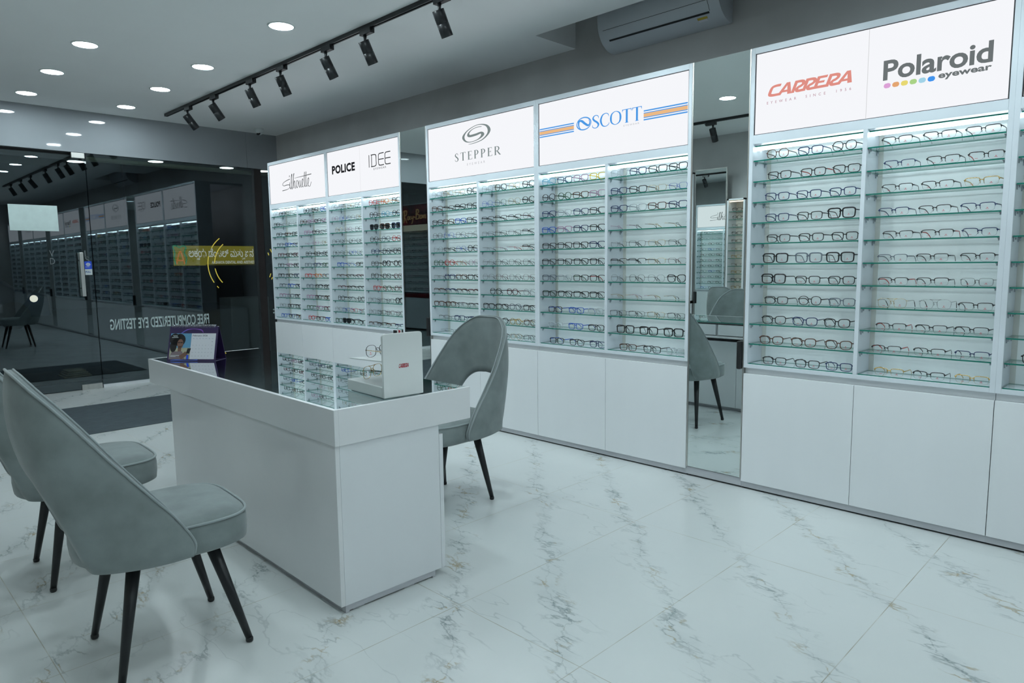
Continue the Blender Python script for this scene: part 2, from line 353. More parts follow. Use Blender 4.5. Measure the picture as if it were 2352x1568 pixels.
# serif capitals, unit height, drawn at x with width w
def serif(ch, x, w, T=0.13, t=0.045):
    S = 0.05
    def stem(c, v0=0.0, v1=1.0): return rc(c-T/2, c+T/2, v0, v1) + (rc(c-T/2-S, c+T/2+S, 0, t*0.8) if v0 == 0 else []) + (rc(c-T/2-S, c+T/2+S, 1-t*0.8, 1) if v1 == 1 else [])
    l = x+T/2+S
    if ch == 'T': return stem(x+w/2, 0, 0.99) + rc(x, x+w, 1-t, 1) + sl((x+0.01, 0.80), (x+0.035, 1), 0.012, 0.07) + sl((x+w-0.01, 0.80), (x+w-0.035, 1), 0.012, 0.07)
    if ch == 'E': return stem(l) + rc(l, x+w-0.02, 1-t, 1) + rc(l, x+w, 0, t) + rc(l, x+w-0.12, 0.5, 0.5+t) + sl((x+w-0.03, 0.80), (x+w-0.04, 1), 0.012, 0.05) + sl((x+w+0.03, 0.2), (x+w-0.02, 0), 0.012, 0.07) + sl((x+w-0.12, 0.42), (x+w-0.12, 0.63), 0.03)
    if ch in 'PR':
        b = stem(l) + rib([(l, 0.98, t), (l+0.14, 0.98, t*1.2), (x+w-0.13, 0.90, 0.09), (x+w-0.07, 0.73, T), (x+w-0.13, 0.55, 0.09), (l+0.14, 0.47, t*1.2), (l, 0.47, t)])
        if ch == 'R': b += rib([(l+0.16, 0.48, 0.10), (l+0.30, 0.28, 0.12), (x+w+0.02, 0.04, 0.11), (x+w+0.14, 0.0, 0.02)])
        return b
    if ch == 'S': return rib([(x+w-0.05, 0.72, 0.02), (x+w-0.07, 0.88, 0.05), (x+w*0.55, 0.98, t*1.2), (x+w*0.22, 0.90, 0.08), (x+w*0.13, 0.74, T*0.9), (x+w*0.35, 0.58, T), (x+w*0.68, 0.44, T), (x+w*0.9, 0.26, T*0.95), (x+w*0.76, 0.08, 0.08), (x+w*0.45, 0.015, t*1.2), (x+w*0.10, 0.10, 0.05), (x+0.02, 0.28, 0.02)])
    if ch == 'C': return rib([(x+w-0.03, 0.72, 0.02), (x+w-0.08, 0.90, 0.05), (x+w*0.62, 0.985, t*1.2), (x+w*0.28, 0.88, 0.09), (x+w*0.10, 0.5, T), (x+w*0.28, 0.12, 0.09), (x+w*0.62, 0.015, t*1.2), (x+w-0.06, 0.12, 0.05), (x+w, 0.28, 0.02)])
    if ch == 'O': return rib([(x+w*0.5, 0.985, t), (x+w*0.17, 0.83, 0.09), (x+w*0.08, 0.5, T), (x+w*0.17, 0.17, 0.09), (x+w*0.5, 0.015, t), (x+w*0.83, 0.17, 0.09), (x+w*0.92, 0.5, T), (x+w*0.83, 0.83, 0.09)], closed=True)
    return []
def serif_word(s, widths, gap):
    out = []; x = 0
    for ch, w in zip(s, widths): out += serif(ch, x, w); x += w+gap
    return out
FRONT = lambda y: (lambda u, v: (u, y, v))

def wb(mb, name, mats, root, parent=None, bevel=0.0):
    """build world-coordinate geometry as a child of an unrotated root"""
    top = root
    mb.xf(Matrix.Translation(-top.location))
    return mb.build(name, mats, parent if parent is not None else root, bevel)
def wletter(name, layers, y, root, parent):
    L = root.location
    return lettering(name, layers, lambda u, v: (u-L.x, y-L.y, v-L.z), parent)

# ------------------------------------------------------------------ the room
ZC = 2.9695          # ceiling
YW = 0.65            # grey wall above the units
XR, YF = 13.6, -4.95
mb = MB(); mb.box(-0.02, XR, YF, YW, -0.06, 0.0)
struct(mb.build('floor', MT['floor']))
NX0, NX1, NY0 = 4.95, 6.345, 0.187    # niche for the air conditioner
mb = MB()
mb.box(-0.02, NX0, YF, YW, ZC, ZC+0.35); mb.box(NX1, XR, YF, YW, ZC, ZC+0.35); mb.box(NX0, NX1, YF, NY0, ZC, ZC+0.35); mb.box(NX0, NX1, NY0, YW, ZC+0.35, ZC+0.40)
struct(mb.build('ceiling', MT['ceiling']))
mb = MB(); mb.box(-0.02, XR, YW, YW+0.12, 0, ZC+0.4); struct(mb.build('wall_back', MT['greywall']))
mb = MB(); mb.box(XR, XR+0.1, YF, YW, 0, ZC+0.35); struct(mb.build('wall_right', MT['greywall']))
mb = MB(); mb.box(-0.02, XR, YF-0.1, YF, 0, ZC+0.35); struct(mb.build('wall_front', MT['greywall']))
mb = MB(); mb.box(-0.10, 0.0, YF, 0.248, 2.535, ZC); mb.box(-0.10, -0.001, 0.251, YW, 2.535, ZC)
mb.box(-0.10, -0.01, 0.248, 0.251, 2.535, ZC)
struct(mb.build('wall_left', MT['fascia']))
# shopfront: fixed pane, side pane, door
mb = MB(); mb.box(-0.012, 0.0, -1.528, 0.33, 0.035, 2.535); struct(mb.build('window_1', MT['window']))
mb = MB(); mb.box(-0.012, 0.0, 0.427, YW, 0.035, 2.535); struct(mb.build('window_2', MT['window']))
mb = MB(); mb.box(-0.012, 0.0, -4.9, -2.62, 0.035, 2.535); struct(mb.build('window_3', MT['window']))
mb = MB(); mb.box(-0.07, -0.013, 0.33, 0.43, 0.0, 2.535); struct(mb.build('trim_1', MT['brown'], bevel=0.003))
mb = MB(); mb.box(-0.03, 0.012, -1.528, YW, 0.0, 0.035); mb.box(-0.03, 0.012, -4.9, -2.62, 0, 0.035); struct(mb.build('trim_2', MT['white'], bevel=0.002))
mb = MB(); mb.box(-0.012, 0.0, -2.612, -1.536, 0.008, 2.50); door = struct(mb.build('door_1', MT['window']))
mb = MB()
for s in (-1, 1):
    x = 0.055 if s > 0 else -0.067
    mb.box(x-0.008, x+0.008, -1.672+0.01*(s < 0), -1.636+0.01*(s < 0), 1.016, 1.482)
    for z in (1.10, 1.40): mb.tube([(x, -1.654, z), (0.0 if s > 0 else -0.012, -1.654, z)], 0.008, 10)
mb.build('door_handle', MT['steel'], door, 0.002)
mb = MB(); mb.box(-0.024, 0.012, -1.735, -1.538, 0.0, 0.058); mb.box(0.012, 0.0135, -1.715, -1.64, 0.012, 0.048)
mb.build('patch_fitting', MT['steel'], door, 0.001)
mb = MB(); mb.box(-0.024, 0.012, -1.66, -1.538, 2.475, 2.53); mb.build('patch_fitting', MT['steel'], door, 0.001)

# stickers and lettering on the glass
def glass_plane(o): return lambda u, v: (o, u, v)
word = fit(font('FREE COMPUTERIZED EYE TESTING', bold=0.02), 0.334, 1.416, 0.628, 0.750)
tag(lettering('window_lettering', [([[(-p[0], p[1]) for p in q] for q in word], MT['decal'])], glass_plane(0.0010)),
    'pale capitals across the fixed shop window, reversed as read from inside', 'lettering')
tag(lettering('window_lettering', [(fit([[(-p[0], p[1]) for p in q] for q in font('F', bold=0.02)], 0.49, 0.535, 0.655, 0.76), MT['decal'])], glass_plane(0.0010)),
    'single pale reversed letter low on the narrow side pane', 'lettering')
st = empty('door_sticker', (0.001, -1.583, 1.243), 0, 'blue and white pull sticker with an eye on the glass door', 'sticker')
mb = MB(); mb.box(0, 0.0006, -0.034, 0.034, 0.062, 0.146); mb.build('blue_panel', MT['blue'], st)
mb = MB(); mb.box(0, 0.0006, -0.034, 0.034, 0.0, 0.062); mb.build('white_panel', MT['pwhite'], st)
eye = rib([(-0.024, 0.112, 0.001), (-0.012, 0.122, 0.006), (0, 0.126, 0.008), (0.012, 0.122, 0.006), (0.024, 0.112, 0.001)]) + rib([(-0.024, 0.112, 0.001), (-0.012, 0.103, 0.006), (0, 0.099, 0.008), (0.012, 0.103, 0.006), (0.024, 0.112, 0.001)]) + ell(0, 0.1125, 0.017, 0.0115)
lettering('lettering', [(eye, MT['pwhite']), (fit(font('essilor', bold=0.02), -0.026, 0.016, 0.083, 0.091), MT['pwhite'])], lambda u, v: (0.0012, u, v), st)
lettering('lettering', [(rib([(0.008*math.cos(a), 0.1125+0.008*math.sin(a), 0.003) for a in [2*PI*i/10 for i in range(10)]], 2, True), MT['blue'])], lambda u, v: (0.0018, u, v), st)
lettering('lettering', [(fit(font('PULL', bold=0.025), -0.030, 0.022, 0.022, 0.042), MT['bluetext'])], lambda u, v: (0.0012, u, v), st)
mb = MB(); mb.box(0.0005, 0.002, -2.250, -1.826, 1.703, 1.965)
tag(mb.build('paper_notice', MT['paper'], bevel=0.0005), 'blank pale sheet taped high on the glass door', 'notice')
fl = []
for ch, y0, z0 in (('V', -1.93, 1.44), ('D', -1.93, 1.36), ('I', -1.61, 1.44), ('S', -1.61, 1.375)):
    fl += fit(font(ch), y0, y0+(0.045 if ch != 'I' else 0.012), z0, z0+0.065)
tag(lettering('frosted_lettering', [(fl, MT['frost'])], glass_plane(0.0008)), 'faint frosted capitals beside the steel door handle', 'lettering')

# outside, at night
mb = MB(); mb.box(-32, -0.03, -16, 30, -0.16, -0.02); struct(mb.build('pavement', MT['pave']))
mb = MB(); mb.box(-0.75, -0.27, -1.50, 4.0, 2.583, 2.70); mb.box(-0.27, -0.10, -1.50, 4.0, 2.535, 2.70); struct(mb.build('porch_ceiling', MT['soffit']))
mb = MB(); mb.box(-0.75, -0.60, -1.50, 4.0, 2.548, 2.60); struct(mb.build('porch_beam', MT['cream']))
mb = MB(); mb.box(-0.75, -0.10, -7.0, -1.50, 2.46, 2.70)
for z in (2.49, 2.53, 2.57): mb.box(-0.09, -0.085, -7, -1.5, z, z+0.012)
struct(mb.build('shutter_wall_housing', MT['black']))
for i, (x, y) in enumerate([(-0.135, -1.588), (-0.135, -0.778), (-0.135, 0.047), (-0.135, 0.517)]):
    r = empty('porch_downlight', (x, y, 2.535 if i else 2.46), 0, ['bright round light in the porch ceiling, first from the door side', 'bright round light in the porch ceiling, second from the door side',
        'bright round light in the porch ceiling, third from the door side', 'bright round light in the porch ceiling past the dark jamb'][i], 'light', 'porch lights outside the shopfront')
    m2 = MB(); m2.lathe([(0.088, -0.006), (0.088, 0.0)], 24); m2.build('trim_ring', MT['pwhite'], r)
    m2 = MB(); m2.lathe([(0.0, -0.0075), (0.078, -0.0075), (0.078, -0.006)], 24); m2.build('diffuser', MT['porch'], r)
mb = MB(); mb.box(-18.0, -17.6, -16, 30, -0.1, 9.0)
for k in range(7): mb.box(-17.6, -17.4, -14+6*k, -13.6+6*k, -0.1, 9)
struct(mb.build('outside_facade', MT['night']))
sg = empty('shop_sign', (-14.0, 4.22, 1.33), 0, 'glowing yellow clinic sign with white script across the dark street', 'sign')
mb = MB(); mb.box(-0.10, 0.0, -0.02, 2.60, 0.0, 0.66); mb.box(-0.16, -0.10, 0.2, 0.3, -1.35, 0.0); mb.box(-0.16, -0.10, 2.2, 2.3, -1.35, 0.0); mb.build('sign_box', MT['black'], sg)
mb = MB(); mb.box(0.0, 0.01, 0.0, 2.58, 0.02, 0.64); mb.build('sign_face', MT['yellow_em'], sg)
kan = fit(font('ಅಕಯ ಡೆಂಟಲ್ ಮತು ಏನ', bold=0.012, res=2), 0.46, 2.56, 0.28, 0.56)
kan += fit(font('ಷ', bold=0.012, res=2), 0.70, 0.80, 0.19, 0.28) + fit(font('ತ', bold=0.012, res=2), 2.16, 2.28, 0.20, 0.28)
lettering('lettering', [(kan, MT['sign_white']), (fit(font('AKSHAYA DENTAL AND AESTHETICS', bold=0.02), 1.16, 2.72, 0.07, 0.16), MT['sign_white'])], lambda u, v: (0.013, min(u, 2.575), v), sg)
lettering('logo', [(rib([(0.06, 0.05, 0.04), (0.02, 0.25, 0.04), (0.05, 0.42, 0.04), (0.0, 0.60, 0.04), (0.10, 0.63, 0.04), (0.19, 0.58, 0.04), (0.30, 0.63, 0.04), (0.39, 0.58, 0.04), (0.33, 0.42, 0.04), (0.39, 0.25, 0.04), (0.34, 0.04, 0.04)]), MT['sign_green']),
    (rib([(0.08, 0.06, 0.04), (0.14, 0.30, 0.04), (0.21, 0.46, 0.04), (0.27, 0.30, 0.04), (0.33, 0.06, 0.04)]) + rc(0.12, 0.29, 0.16, 0.20), MT['sign_orange'])], lambda u, v: (0.016, u, v), sg)
ng = empty('neon_ring', (-3.6, 1.70, 1.345), 0, 'broken yellow neon ring glowing outside beyond the window', 'neon light')
def arc(r, a0, a1, n=14): return [(0, r*math.cos(math.radians(a0+(a1-a0)*i/n)), r*math.sin(math.radians(a0+(a1-a0)*i/n))) for i in range(n+1)]
for r, a0, a1 in ((0.575, 165, 212), (0.575, 128, 150), (0.46, 130, 176), (0.46, 188, 222), (0.575, 220, 224), (0.63, 20, 26), (0.56, 17, 22), (0.58, -24, -17), (0.63, -26, -22)):
    m2 = MB(); m2.tube(arc(r, a0, a1), 0.0075, 6); m2.build('neon_tube', MT['neon'], ng)
m2 = MB(); m2.tube([(-0.02, 0.60, -1.365), (-0.02, 0.60, 0.20)], 0.012, 8); m2.tube([(-0.02, -0.60, 0.0), (-0.02, 0.62, 0.0)], 0.006, 6); m2.build('stand', MT['black'], ng)
tag(MB().box(-1.75, -1.35, 0.52, 1.10, -0.02, 0.86).build('utility_box', MT['utility'], bevel=0.01), 'plain grey cabinet standing outside past the fixed window', 'box')
tag(MB().box(-1.95, -0.75, -2.5, -1.05, -0.02, -0.008).build('outdoor_mat', MT['black']), 'black mat lying outside the glass door', 'mat')
mb = MB()
for k in range(4): mb.box(-1.42+0.02*k, -1.10, -1.66+0.015*k, -1.36-0.02*k, -0.008+0.022*k, 0.012+0.022*k)
tag(mb.build('folded_cloth', MT['khaki'], bevel=0.008), 'folded khaki cloth lying on the black outdoor mat', 'cloth')
cr = empty('parked_car', (-11.0, -1.9, -0.02), 0, 'dark blue car waiting outside with its headlights on', 'car')
prof = [(-2.0, 0.25), (-2.05, 0.7), (-1.2, 0.85), (-0.7, 1.35), (0.8, 1.38), (1.4, 0.9), (2.0, 0.75), (2.05, 0.28)]
mb = MB(); rows = [[(x, p[0]*(1.0 if abs(x) < 0.8 else 0.97), p[1]*(1.0 if abs(x) < 0.8 else 0.93)) for p in prof] for x in (-0.85, -0.75, 0.75, 0.85)]
mb.grid(rows, closed=True); mb.poly(rows[0][::-1]); mb.poly(rows[-1]); mb.build('body', MT['carblue'], cr)
for x in (-0.8, 0.8):
    for y in (-1.3, 1.3): m2 = MB(); m2.lathe([(0.05, -0.09), (0.30, -0.09), (0.31, 0.09), (0.05, 0.09)], 20, (x, y, 0.30), axis='x'); m2.build('wheel', MT['black'], cr)
for y in (0.2, 1.7): m2 = MB(); m2.lathe([(0.0, 0.0), (0.07, 0.01), (0.08, -0.02)], 14, (0.87, y, 0.66), axis='x'); m2.build('headlamp', MT['headlamp'], cr)

# ------------------------------------------------------------------ eyeglasses
def outline(st, n):
    w, h, ex, tap, lift = {'r': (0.052, 0.036, 4.0, 0.10, 0.0), 'R': (0.055, 0.043, 4.6, 0.08, 0.0), 'o': (0.047, 0.043, 2.35, 0.06, 0.0), 'O': (0.047, 0.044, 2.3, 0.06, 0.0),
        'c': (0.053, 0.040, 2.7, 0.12, 0.10), 'h': (0.055, 0.034, 4.0, 0.14, 0.02), 'm': (0.052, 0.034, 4.0, 0.08, 0.0), 'p': (0.049, 0.043, 2.6, 0.10, 0.0),
        'a': (0.055, 0.045, 2.9, 0.16, 0.0), 'l': (0.051, 0.032, 3.4, 0.10, 0.0), 's': (0.055, 0.043, 3.6, 0.16, 0.03)}[st]
    P = []
    for i in range(n):
        q = 2*PI*i/n; c, s = math.cos(q), math.sin(q)
        x = math.copysign(abs(c)**(2/ex), c)*w/2; z = math.copysign(abs(s)**(2/ex), s)*h/2
        x *= 1 + tap*(z/h); z += lift*h*max(0.0, x/w)*(1.5 if z > 0 else 0.3)
        P.append((x, z))
    return P, w, h
RIMW = {'r': (0.0030, 0.0036), 'R': (0.0050, 0.0045), 'o': (0.0030, 0.0036), 'O': (0.0048, 0.0045), 'c': (0.0032, 0.0038), 'h': (0.0010, 0.0022), 'm': (0.0013, 0.0020), 'p': (0.0013, 0.0020), 'a': (0.0012, 0.0018), 'l': (0, 0), 's': (0.0040, 0.0042)}
GM = {}
def glasses_geo(st, lo=False, tagged=False):
    """-> dict of MBs: frame_front (mats frame, rimclear), temple L/R, lens L/R"""
    key = (st, lo, tagged)
    if key in GM: return GM[key]
    n = 14 if lo else 30
    P, w, h = outline(st, n); rw, rd = RIMW[st]; gap = 0.018 if st not in 'aR' else 0.017
    cx = gap/2 + w/2; cz = h/2 + rw + 0.0012
    F = MB(); LN = {}; TM = {}
    thin = st in 'mpal'
    for sx in (-1, 1):
        pts = [(sx*(cx+p[0]), cz+p[1]) for p in P]
        if rw:
            rows = []
            for i, (x, z) in enumerate(pts):
                a, b = pts[i-1], pts[(i+1) % n]; t = Vector((b[0]-a[0], b[1]-a[1])).normalized(); nn = Vector((t.y, -t.x))*sx
                k = rw
                if st == 'h': k = 0.0034 if z > cz+0.2*h else 0.0006
                if st in 'rRcs' and z > cz+0.3*h: k = rw*1.35
                d = rd if not (st == 'h' and z <= cz+0.2*h) else 0.0012
                bow = -0.0025*(1-(abs(x)/0.07)**2)
                rows.append([(x, -d/2+bow, z), (x+nn.x*k, -d/2+bow, z+nn.y*k), (x+nn.x*k, d/2+bow, z+nn.y*k), (x, d/2+bow, z)])
            rows.append(rows[0])
            F.grid(rows, 0, sm=not lo, closed=True)
        L = MB(); b = len(L.v); L.v = [(0.999*x + 0.0, -0.0025*(1-(abs(x)/0.07)**2), z) for x, z in pts] + [(sx*cx, -0.0025*(1-(cx/0.07)**2)-0.0012, cz)]
        for i in range(n): L.face([i, (i+1) % n, n] if sx > 0 else [(i+1) % n, i, n], 0, True)
        if tagged:
            xx = sx*cx; L.box(xx-0.006, xx+0.006, -0.0052, -0.0047, cz-0.30*h, cz-0.30*h+0.0016, 1)
            if sx > 0: L.box(xx-0.002, xx+0.0025, -0.0052, -0.0047, cz-0.18*h, cz-0.18*h+0.003, 1)
        LN[sx] = L
        ztop = cz + (0.30*h if st not in 'po' else 0.16*h); xo = cx + w/2 + (rw if rw else 0.0)
        F.tube([(sx*(xo-0.003), -0.001, ztop), (sx*(xo+0.004), 0.001, ztop), (sx*(xo+0.0045), 0.006, ztop)], 0.0011 if thin else 0.0026, 4 if lo else 6, 0)
        T = MB(); hx = xo+0.0045
        q = [(sx*hx, 0.005, ztop), (sx*(hx+0.001), 0.04, ztop), (sx*hx, 0.085, ztop-0.001), (sx*(hx-0.003), 0.105, ztop-0.006), (sx*(hx-0.006), 0.128, 0.012), (sx*(hx-0.007), 0.136, 0.003)]
        if not lo: q = [tuple(p) for p in catmull(q, 3)]
        k = len(q); big = 0.0011 if thin else 0.0027
        rad = [big if (not thin or i < k*0.62) else 0.0021 for i in range(k)]
        T.tube(q, rad, 4 if lo else 6, 0, flat=0.5 if not thin else 0.8, up=Vector((0, 0, 1))); TM[sx] = T
    zb = cz + (0.20*h if st not in 'po' else 0.16*h)
    br = [(-gap/2-0.001, -0.0025, zb-0.001), (0, -0.004, zb+0.0025), (gap/2+0.001, -0.0025, zb-0.001)]
    F.tube([tuple(p) for p in catmull(br, 1 if lo else 4)], 0.0011 if thin else max(0.0022, rw*0.8), 4 if lo else 6, 0)
    if st == 'a': F.tube([(-cx+0.012, -0.002, cz+h/2+0.0008), (-0.008, -0.0035, cz+h/2-0.0012), (0.008, -0.0035, cz+h/2-0.0012), (cx-0.012, -0.002, cz+h/2+0.0008)], 0.0011, 4, 0)
    if thin or st == 'h':
        for sx in (-1, 1): F.tube([(sx*gap*0.42, -0.001, zb-0.002), (sx*gap*0.36, 0.006, zb-0.007), (sx*gap*0.44, 0.006, zb-0.014)], 0.0013, 4, 0)
    GM[key] = (F, TM, LN); return GM[key]
GMESH = {}
STY = {'r': 'rectangular', 'R': 'thick square', 'o': 'rounded', 'O': 'thick round', 'c': 'cat-eye', 'h': 'half-rim', 'm': 'thin-wire', 'p': 'fine-rimmed round', 'a': 'double-bridge', 'l': 'rimless', 's': 'dark sunglass'}
ORD = ['first', 'second', 'third', 'fourth', 'fifth', 'sixth', 'seventh', 'eighth', 'ninth', 'tenth', 'eleventh']
GPROTO = {}
def make_glasses(st, c, loc, rz, label, group, tcol=None, tagged=False):
    """one pair: Empty > frame_front, temple x2, lens x2; the first of a kind is built, later ones are copies"""
    key = (st, c, tcol, tagged)
    if key not in GPROTO:
        F, TM, LN = glasses_geo(st, False, tagged); fm = FR[c][0]
        r = empty('eyeglasses'); parts = []
        tm = FR[tcol or (c if c not in 'sy' else ('k' if (st in 'mpa') else c))][0]
        def P(nm, mbx, mats): o = bpy.data.objects.new(nm, mbx.mesh(nm, mats)); COL.objects.link(o); o.parent = r
        P('frame_front', F, [fm])
        for sx in (-1, 1): P('temple', TM[sx], [tm]); P('lens', LN[sx], [MT['darklens'] if st == 's' else MT['lens'], TAG])
        GPROTO[key] = (r, [o for o in r.children]); first = True
    else: first = False
    src, ch = GPROTO[key]
    if first: r = src
    else:
        r = src.copy(); COL.objects.link(r)
        for o in ch:
            d = o.copy(); COL.objects.link(d); d.parent = r
    r.location = loc; r.rotation_euler = (0, 0, rz)
    tag(r, label, 'eyeglasses' if st != 's' else 'sunglasses', group)
    return r
REST = {}
def rest_glasses(st, c, loc, rz, store):
    F, TM, LN = glasses_geo(st, True); m = Matrix.Translation(loc) @ Matrix.Rotation(rz, 4, 'Z')
    mb, mats = store
    fm = FR[c][0]
    if fm not in mats: mats.append(fm)
    lm = MT['darklens'] if st == 's' else MT['lens']
    if lm not in mats: mats.append(lm)
    mb.add(F, m, mats.index(fm))
    for sx in (-1, 1): mb.add(TM[sx], m, mats.index(fm)); mb.add(LN[sx], m, mats.index(lm))

# ------------------------------------------------------------------ display units on the back wall
ZT, ZB = 2.457, 0.711
SW, DV = 0.022, 0.020
SHZ = [1.862 - 0.1124*i for i in range(11)]
UD = 0.185
CLIP = None
def display_unit(x0, x1, label, letter, seam=None, clips=True, group=None):
    r = empty('display_unit', ((x0+x1)/2, 0, ZB), 0, label, 'display unit', group)
    xm = (x0+x1)/2
    f = MB()
    f.box(x0, x0+SW, 0, 0.20, ZB, ZT); f.box(x1-SW, x1, 0, 0.20, ZB, ZT)
    f.box(x0+SW, x1-SW, 0, 0.20, ZT-0.032, ZT); f.box(x0+SW, x1-SW, 0, 0.20, ZB, ZB+0.022); f.box(x0+SW, x1-SW, 0, 0.20, 1.950, 1.997)
    f.box(xm-DV/2, xm+DV/2, 0.0005, UD, ZB+0.022, 1.950)
    f.box(x0, x1, 0.20, 0.64, ZT-0.03, ZT); f.box(x0, x1, 0.20, 0.64, ZB, ZB+0.02)
    wb(f, 'frame', MT['frame'], r, bevel=0.0012)
    b = MB(); b.box(x0+SW, x1-SW, UD, 0.199, ZB+0.022, 1.950); wb(b, 'back_panel', MT['back'], r)
    s = MB(); s.box(x0+SW+0.006, x1-SW-0.006, 0.006, 0.02, 2.001, ZT-0.036)
    sp = wb(s, 'sign_panel', MT['sign'], r)
    g = MB()
    for (a, c_, d, e) in ((x0+SW, x1-SW, 1.997, 2.001), (x0+SW, x1-SW, ZT-0.036, ZT-0.032), (x0+SW, x0+SW+0.006, 1.997, ZT-0.032), (x1-SW-0.006, x1-SW, 1.997, ZT-0.032)):
        g.box(a, c_, 0.008, 0.018, d, e)
    wb(g, 'sign_edge', MT['gap'], r, sp)
    if seam: wletter('sign_seam', [(rc(seam-0.0012, seam+0.0012, 2.002, ZT-0.037), INK['seam'])], 0.0050, r, sp)
    if letter:
        for nm, lay in letter: wletter(nm, lay, 0.0046, r, sp)
    bays = []
    for a, c_ in ((x0+SW, xm-DV/2), (xm+DV/2, x1-SW)):
        bays.append((a, c_))
        q = MB(); q.box(a, a+0.022, UD-0.006, UD, ZB+0.022, 1.950); wb(q, 'corner_strip', MT['cornerstrip'], r)
        for y in (0.03, 0.10):
            q = MB(); q.tube([(a+0.004, y, 1.931), (c_-0.004, y, 1.931)], 0.0040, 8); ls = wb(q, 'light_strip', MT['strip'], r)
            q = MB(); q.box(a+0.002, c_-0.002, y-0.007, y+0.007, 1.937, 1.943); wb(q, 'strip_holder', MT['shelfedge'] if y < 0.05 else MT['chrome'], r, ls)
        sh0 = None
        for z in SHZ:
            if sh0 is None:
                q = MB(); q.box(a+0.003, c_-0.003, 0.008, 0.165, SHZ[0]-0.0065, SHZ[0], 0, edge=1)
                sh0 = wb(q, 'shelf', [MT['shelfglass'], MT['shelfedge']], r); sh = sh0; cl0 = []
                if clips:
                    for (xx, dx) in ((a, 1), (c_, -1)):
                        for y in (0.035, 0.145):
                            q = MB(); q.box(min(xx, xx+dx*0.014), max(xx, xx+dx*0.014), y-0.005, y+0.005, SHZ[0]-0.010, SHZ[0]-0.0065)
                            q.box(min(xx, xx+dx*0.004), max(xx, xx+dx*0.004), y-0.004, y+0.004, SHZ[0]-0.026, SHZ[0]-0.010)
                            q.tube([(xx+dx*0.009, y, SHZ[0]-0.010), (xx+dx*0.009, y, SHZ[0]-0.019)], 0.003, 6)
                            cl0.append(wb(q, 'shelf_clip', MT['chrome'], r, sh0))
            else:
                sh = sh0.copy(); COL.objects.link(sh); sh.location = (0, 0, z-SHZ[0])
                for k in cl0: d = k.copy(); COL.objects.link(d); d.parent = sh
    return r, bays
def base_unit(x0, x1, label, group=None):
    r = empty('base_cabinet', ((x0+x1)/2, 0, 0), 0, label, 'cabinet', group); xm = (x0+x1)/2
    c = MB(); c.box(x0+0.001, x1-0.001, 0.0245, 0.63, 0.045, ZB-0.001); wb(c, 'carcass', MT['white'], r)
    for a, d in ((x0+0.0015, xm-0.0012), (xm+0.0012, x1-0.0015)):
        q = MB(); q.box(a, d, 0.0, 0.018, 0.044, 0.677); wb(q, 'door', MT['white'], r, bevel=0.001)
    q = MB(); q.box(x0, x1, 0.010, 0.024, 0.010, 0.0435); wb(q, 'plinth', MT['plinth'], r)
    q = MB(); q.box(x0+0.0, x1, 0.026, 0.036, 0.0, 0.010); wb(q, 'plinth_gap_shade', MT['gap'], r)  # near-black strip added as the painted shadow gap between plinth and floor
    return r

# sign lettering, placed where the photograph has it (x, z on the front plane)
sil = []
S_ = lambda pts, n=6: rib([(p[0], p[1], p[2]*1.35) for p in pts], n)
# tall script drawn in the photograph's own proportions: unit box 0..1.46 x 0..1
sil += S_([(0.43, 0.66, 0.030), (0.25, 0.60, 0.028), (0.08, 0.50, 0.020), (0.03, 0.38, 0.016), (0.10, 0.30, 0.024), (0.24, 0.32, 0.032), (0.38, 0.30, 0.026), (0.41, 0.19, 0.014), (0.34, 0.07, 0.018), (0.18, 0.02, 0.028), (0.0, 0.0, 0.034)])
sil += S_([(0.41, 0.78, 0.02), (0.415, 0.86, 0.02), (0.42, 0.90, 0.012)])
sil += S_([(0.42, 0.46, 0.014), (0.41, 0.30, 0.020), (0.42, 0.10, 0.022), (0.45, 0.03, 0.018), (0.49, 0.20, 0.010), (0.53, 0.70, 0.012), (0.545, 0.95, 0.026), (0.51, 0.80, 0.018), (0.49, 0.40, 0.020), (0.50, 0.08, 0.022), (0.54, 0.02, 0.016), (0.59, 0.30, 0.012), (0.64, 0.80, 0.012), (0.655, 0.96, 0.026), (0.615, 0.80, 0.014), (0.585, 0.40, 0.018), (0.575, 0.05, 0.024)])
sil += S_([(0.58, 0.10, 0.010), (0.63, 0.40, 0.012), (0.675, 0.50, 0.022), (0.655, 0.30, 0.018), (0.675, 0.06, 0.020), (0.70, 0.03, 0.012), (0.74, 0.20, 0.010)])
sil += S_([(0.80, 0.50, 0.022), (0.755, 0.40, 0.018), (0.745, 0.18, 0.020), (0.785, 0.03, 0.018), (0.835, 0.16, 0.016), (0.835, 0.40, 0.016), (0.80, 0.50, 0.020)])
sil += S_([(0.83, 0.22, 0.012), (0.87, 0.30, 0.012), (0.905, 0.48, 0.014), (0.895, 0.20, 0.018), (0.915, 0.03, 0.018), (0.96, 0.16, 0.012), (0.985, 0.46, 0.014), (0.975, 0.18, 0.018), (1.0, 0.03, 0.018), (1.05, 0.10, 0.010), (1.10, 0.40, 0.014), (1.085, 0.53, 0.022), (1.05, 0.40, 0.018), (1.05, 0.14, 0.020), (1.09, 0.02, 0.018), (1.15, 0.12, 0.012)])
sil += S_([(1.19, 0.93, 0.022), (1.165, 0.50, 0.022), (1.17, 0.10, 0.022), (1.205, 0.02, 0.016), (1.25, 0.12, 0.012)])
sil += S_([(1.265, 0.93, 0.022), (1.24, 0.50, 0.022), (1.25, 0.10, 0.022), (1.29, 0.02, 0.016), (1.33, 0.10, 0.012), (1.385, 0.36, 0.014), (1.375, 0.53, 0.022), (1.335, 0.40, 0.018), (1.335, 0.14, 0.020), (1.385, 0.0, 0.018), (1.45, 0.04, 0.016), (1.50, 0.26, 0.014)])
sil += S_([(0.66, 0.66, 0.012), (0.95, 0.68, 0.022), (1.25, 0.70, 0.030), (1.52, 0.73, 0.036)])
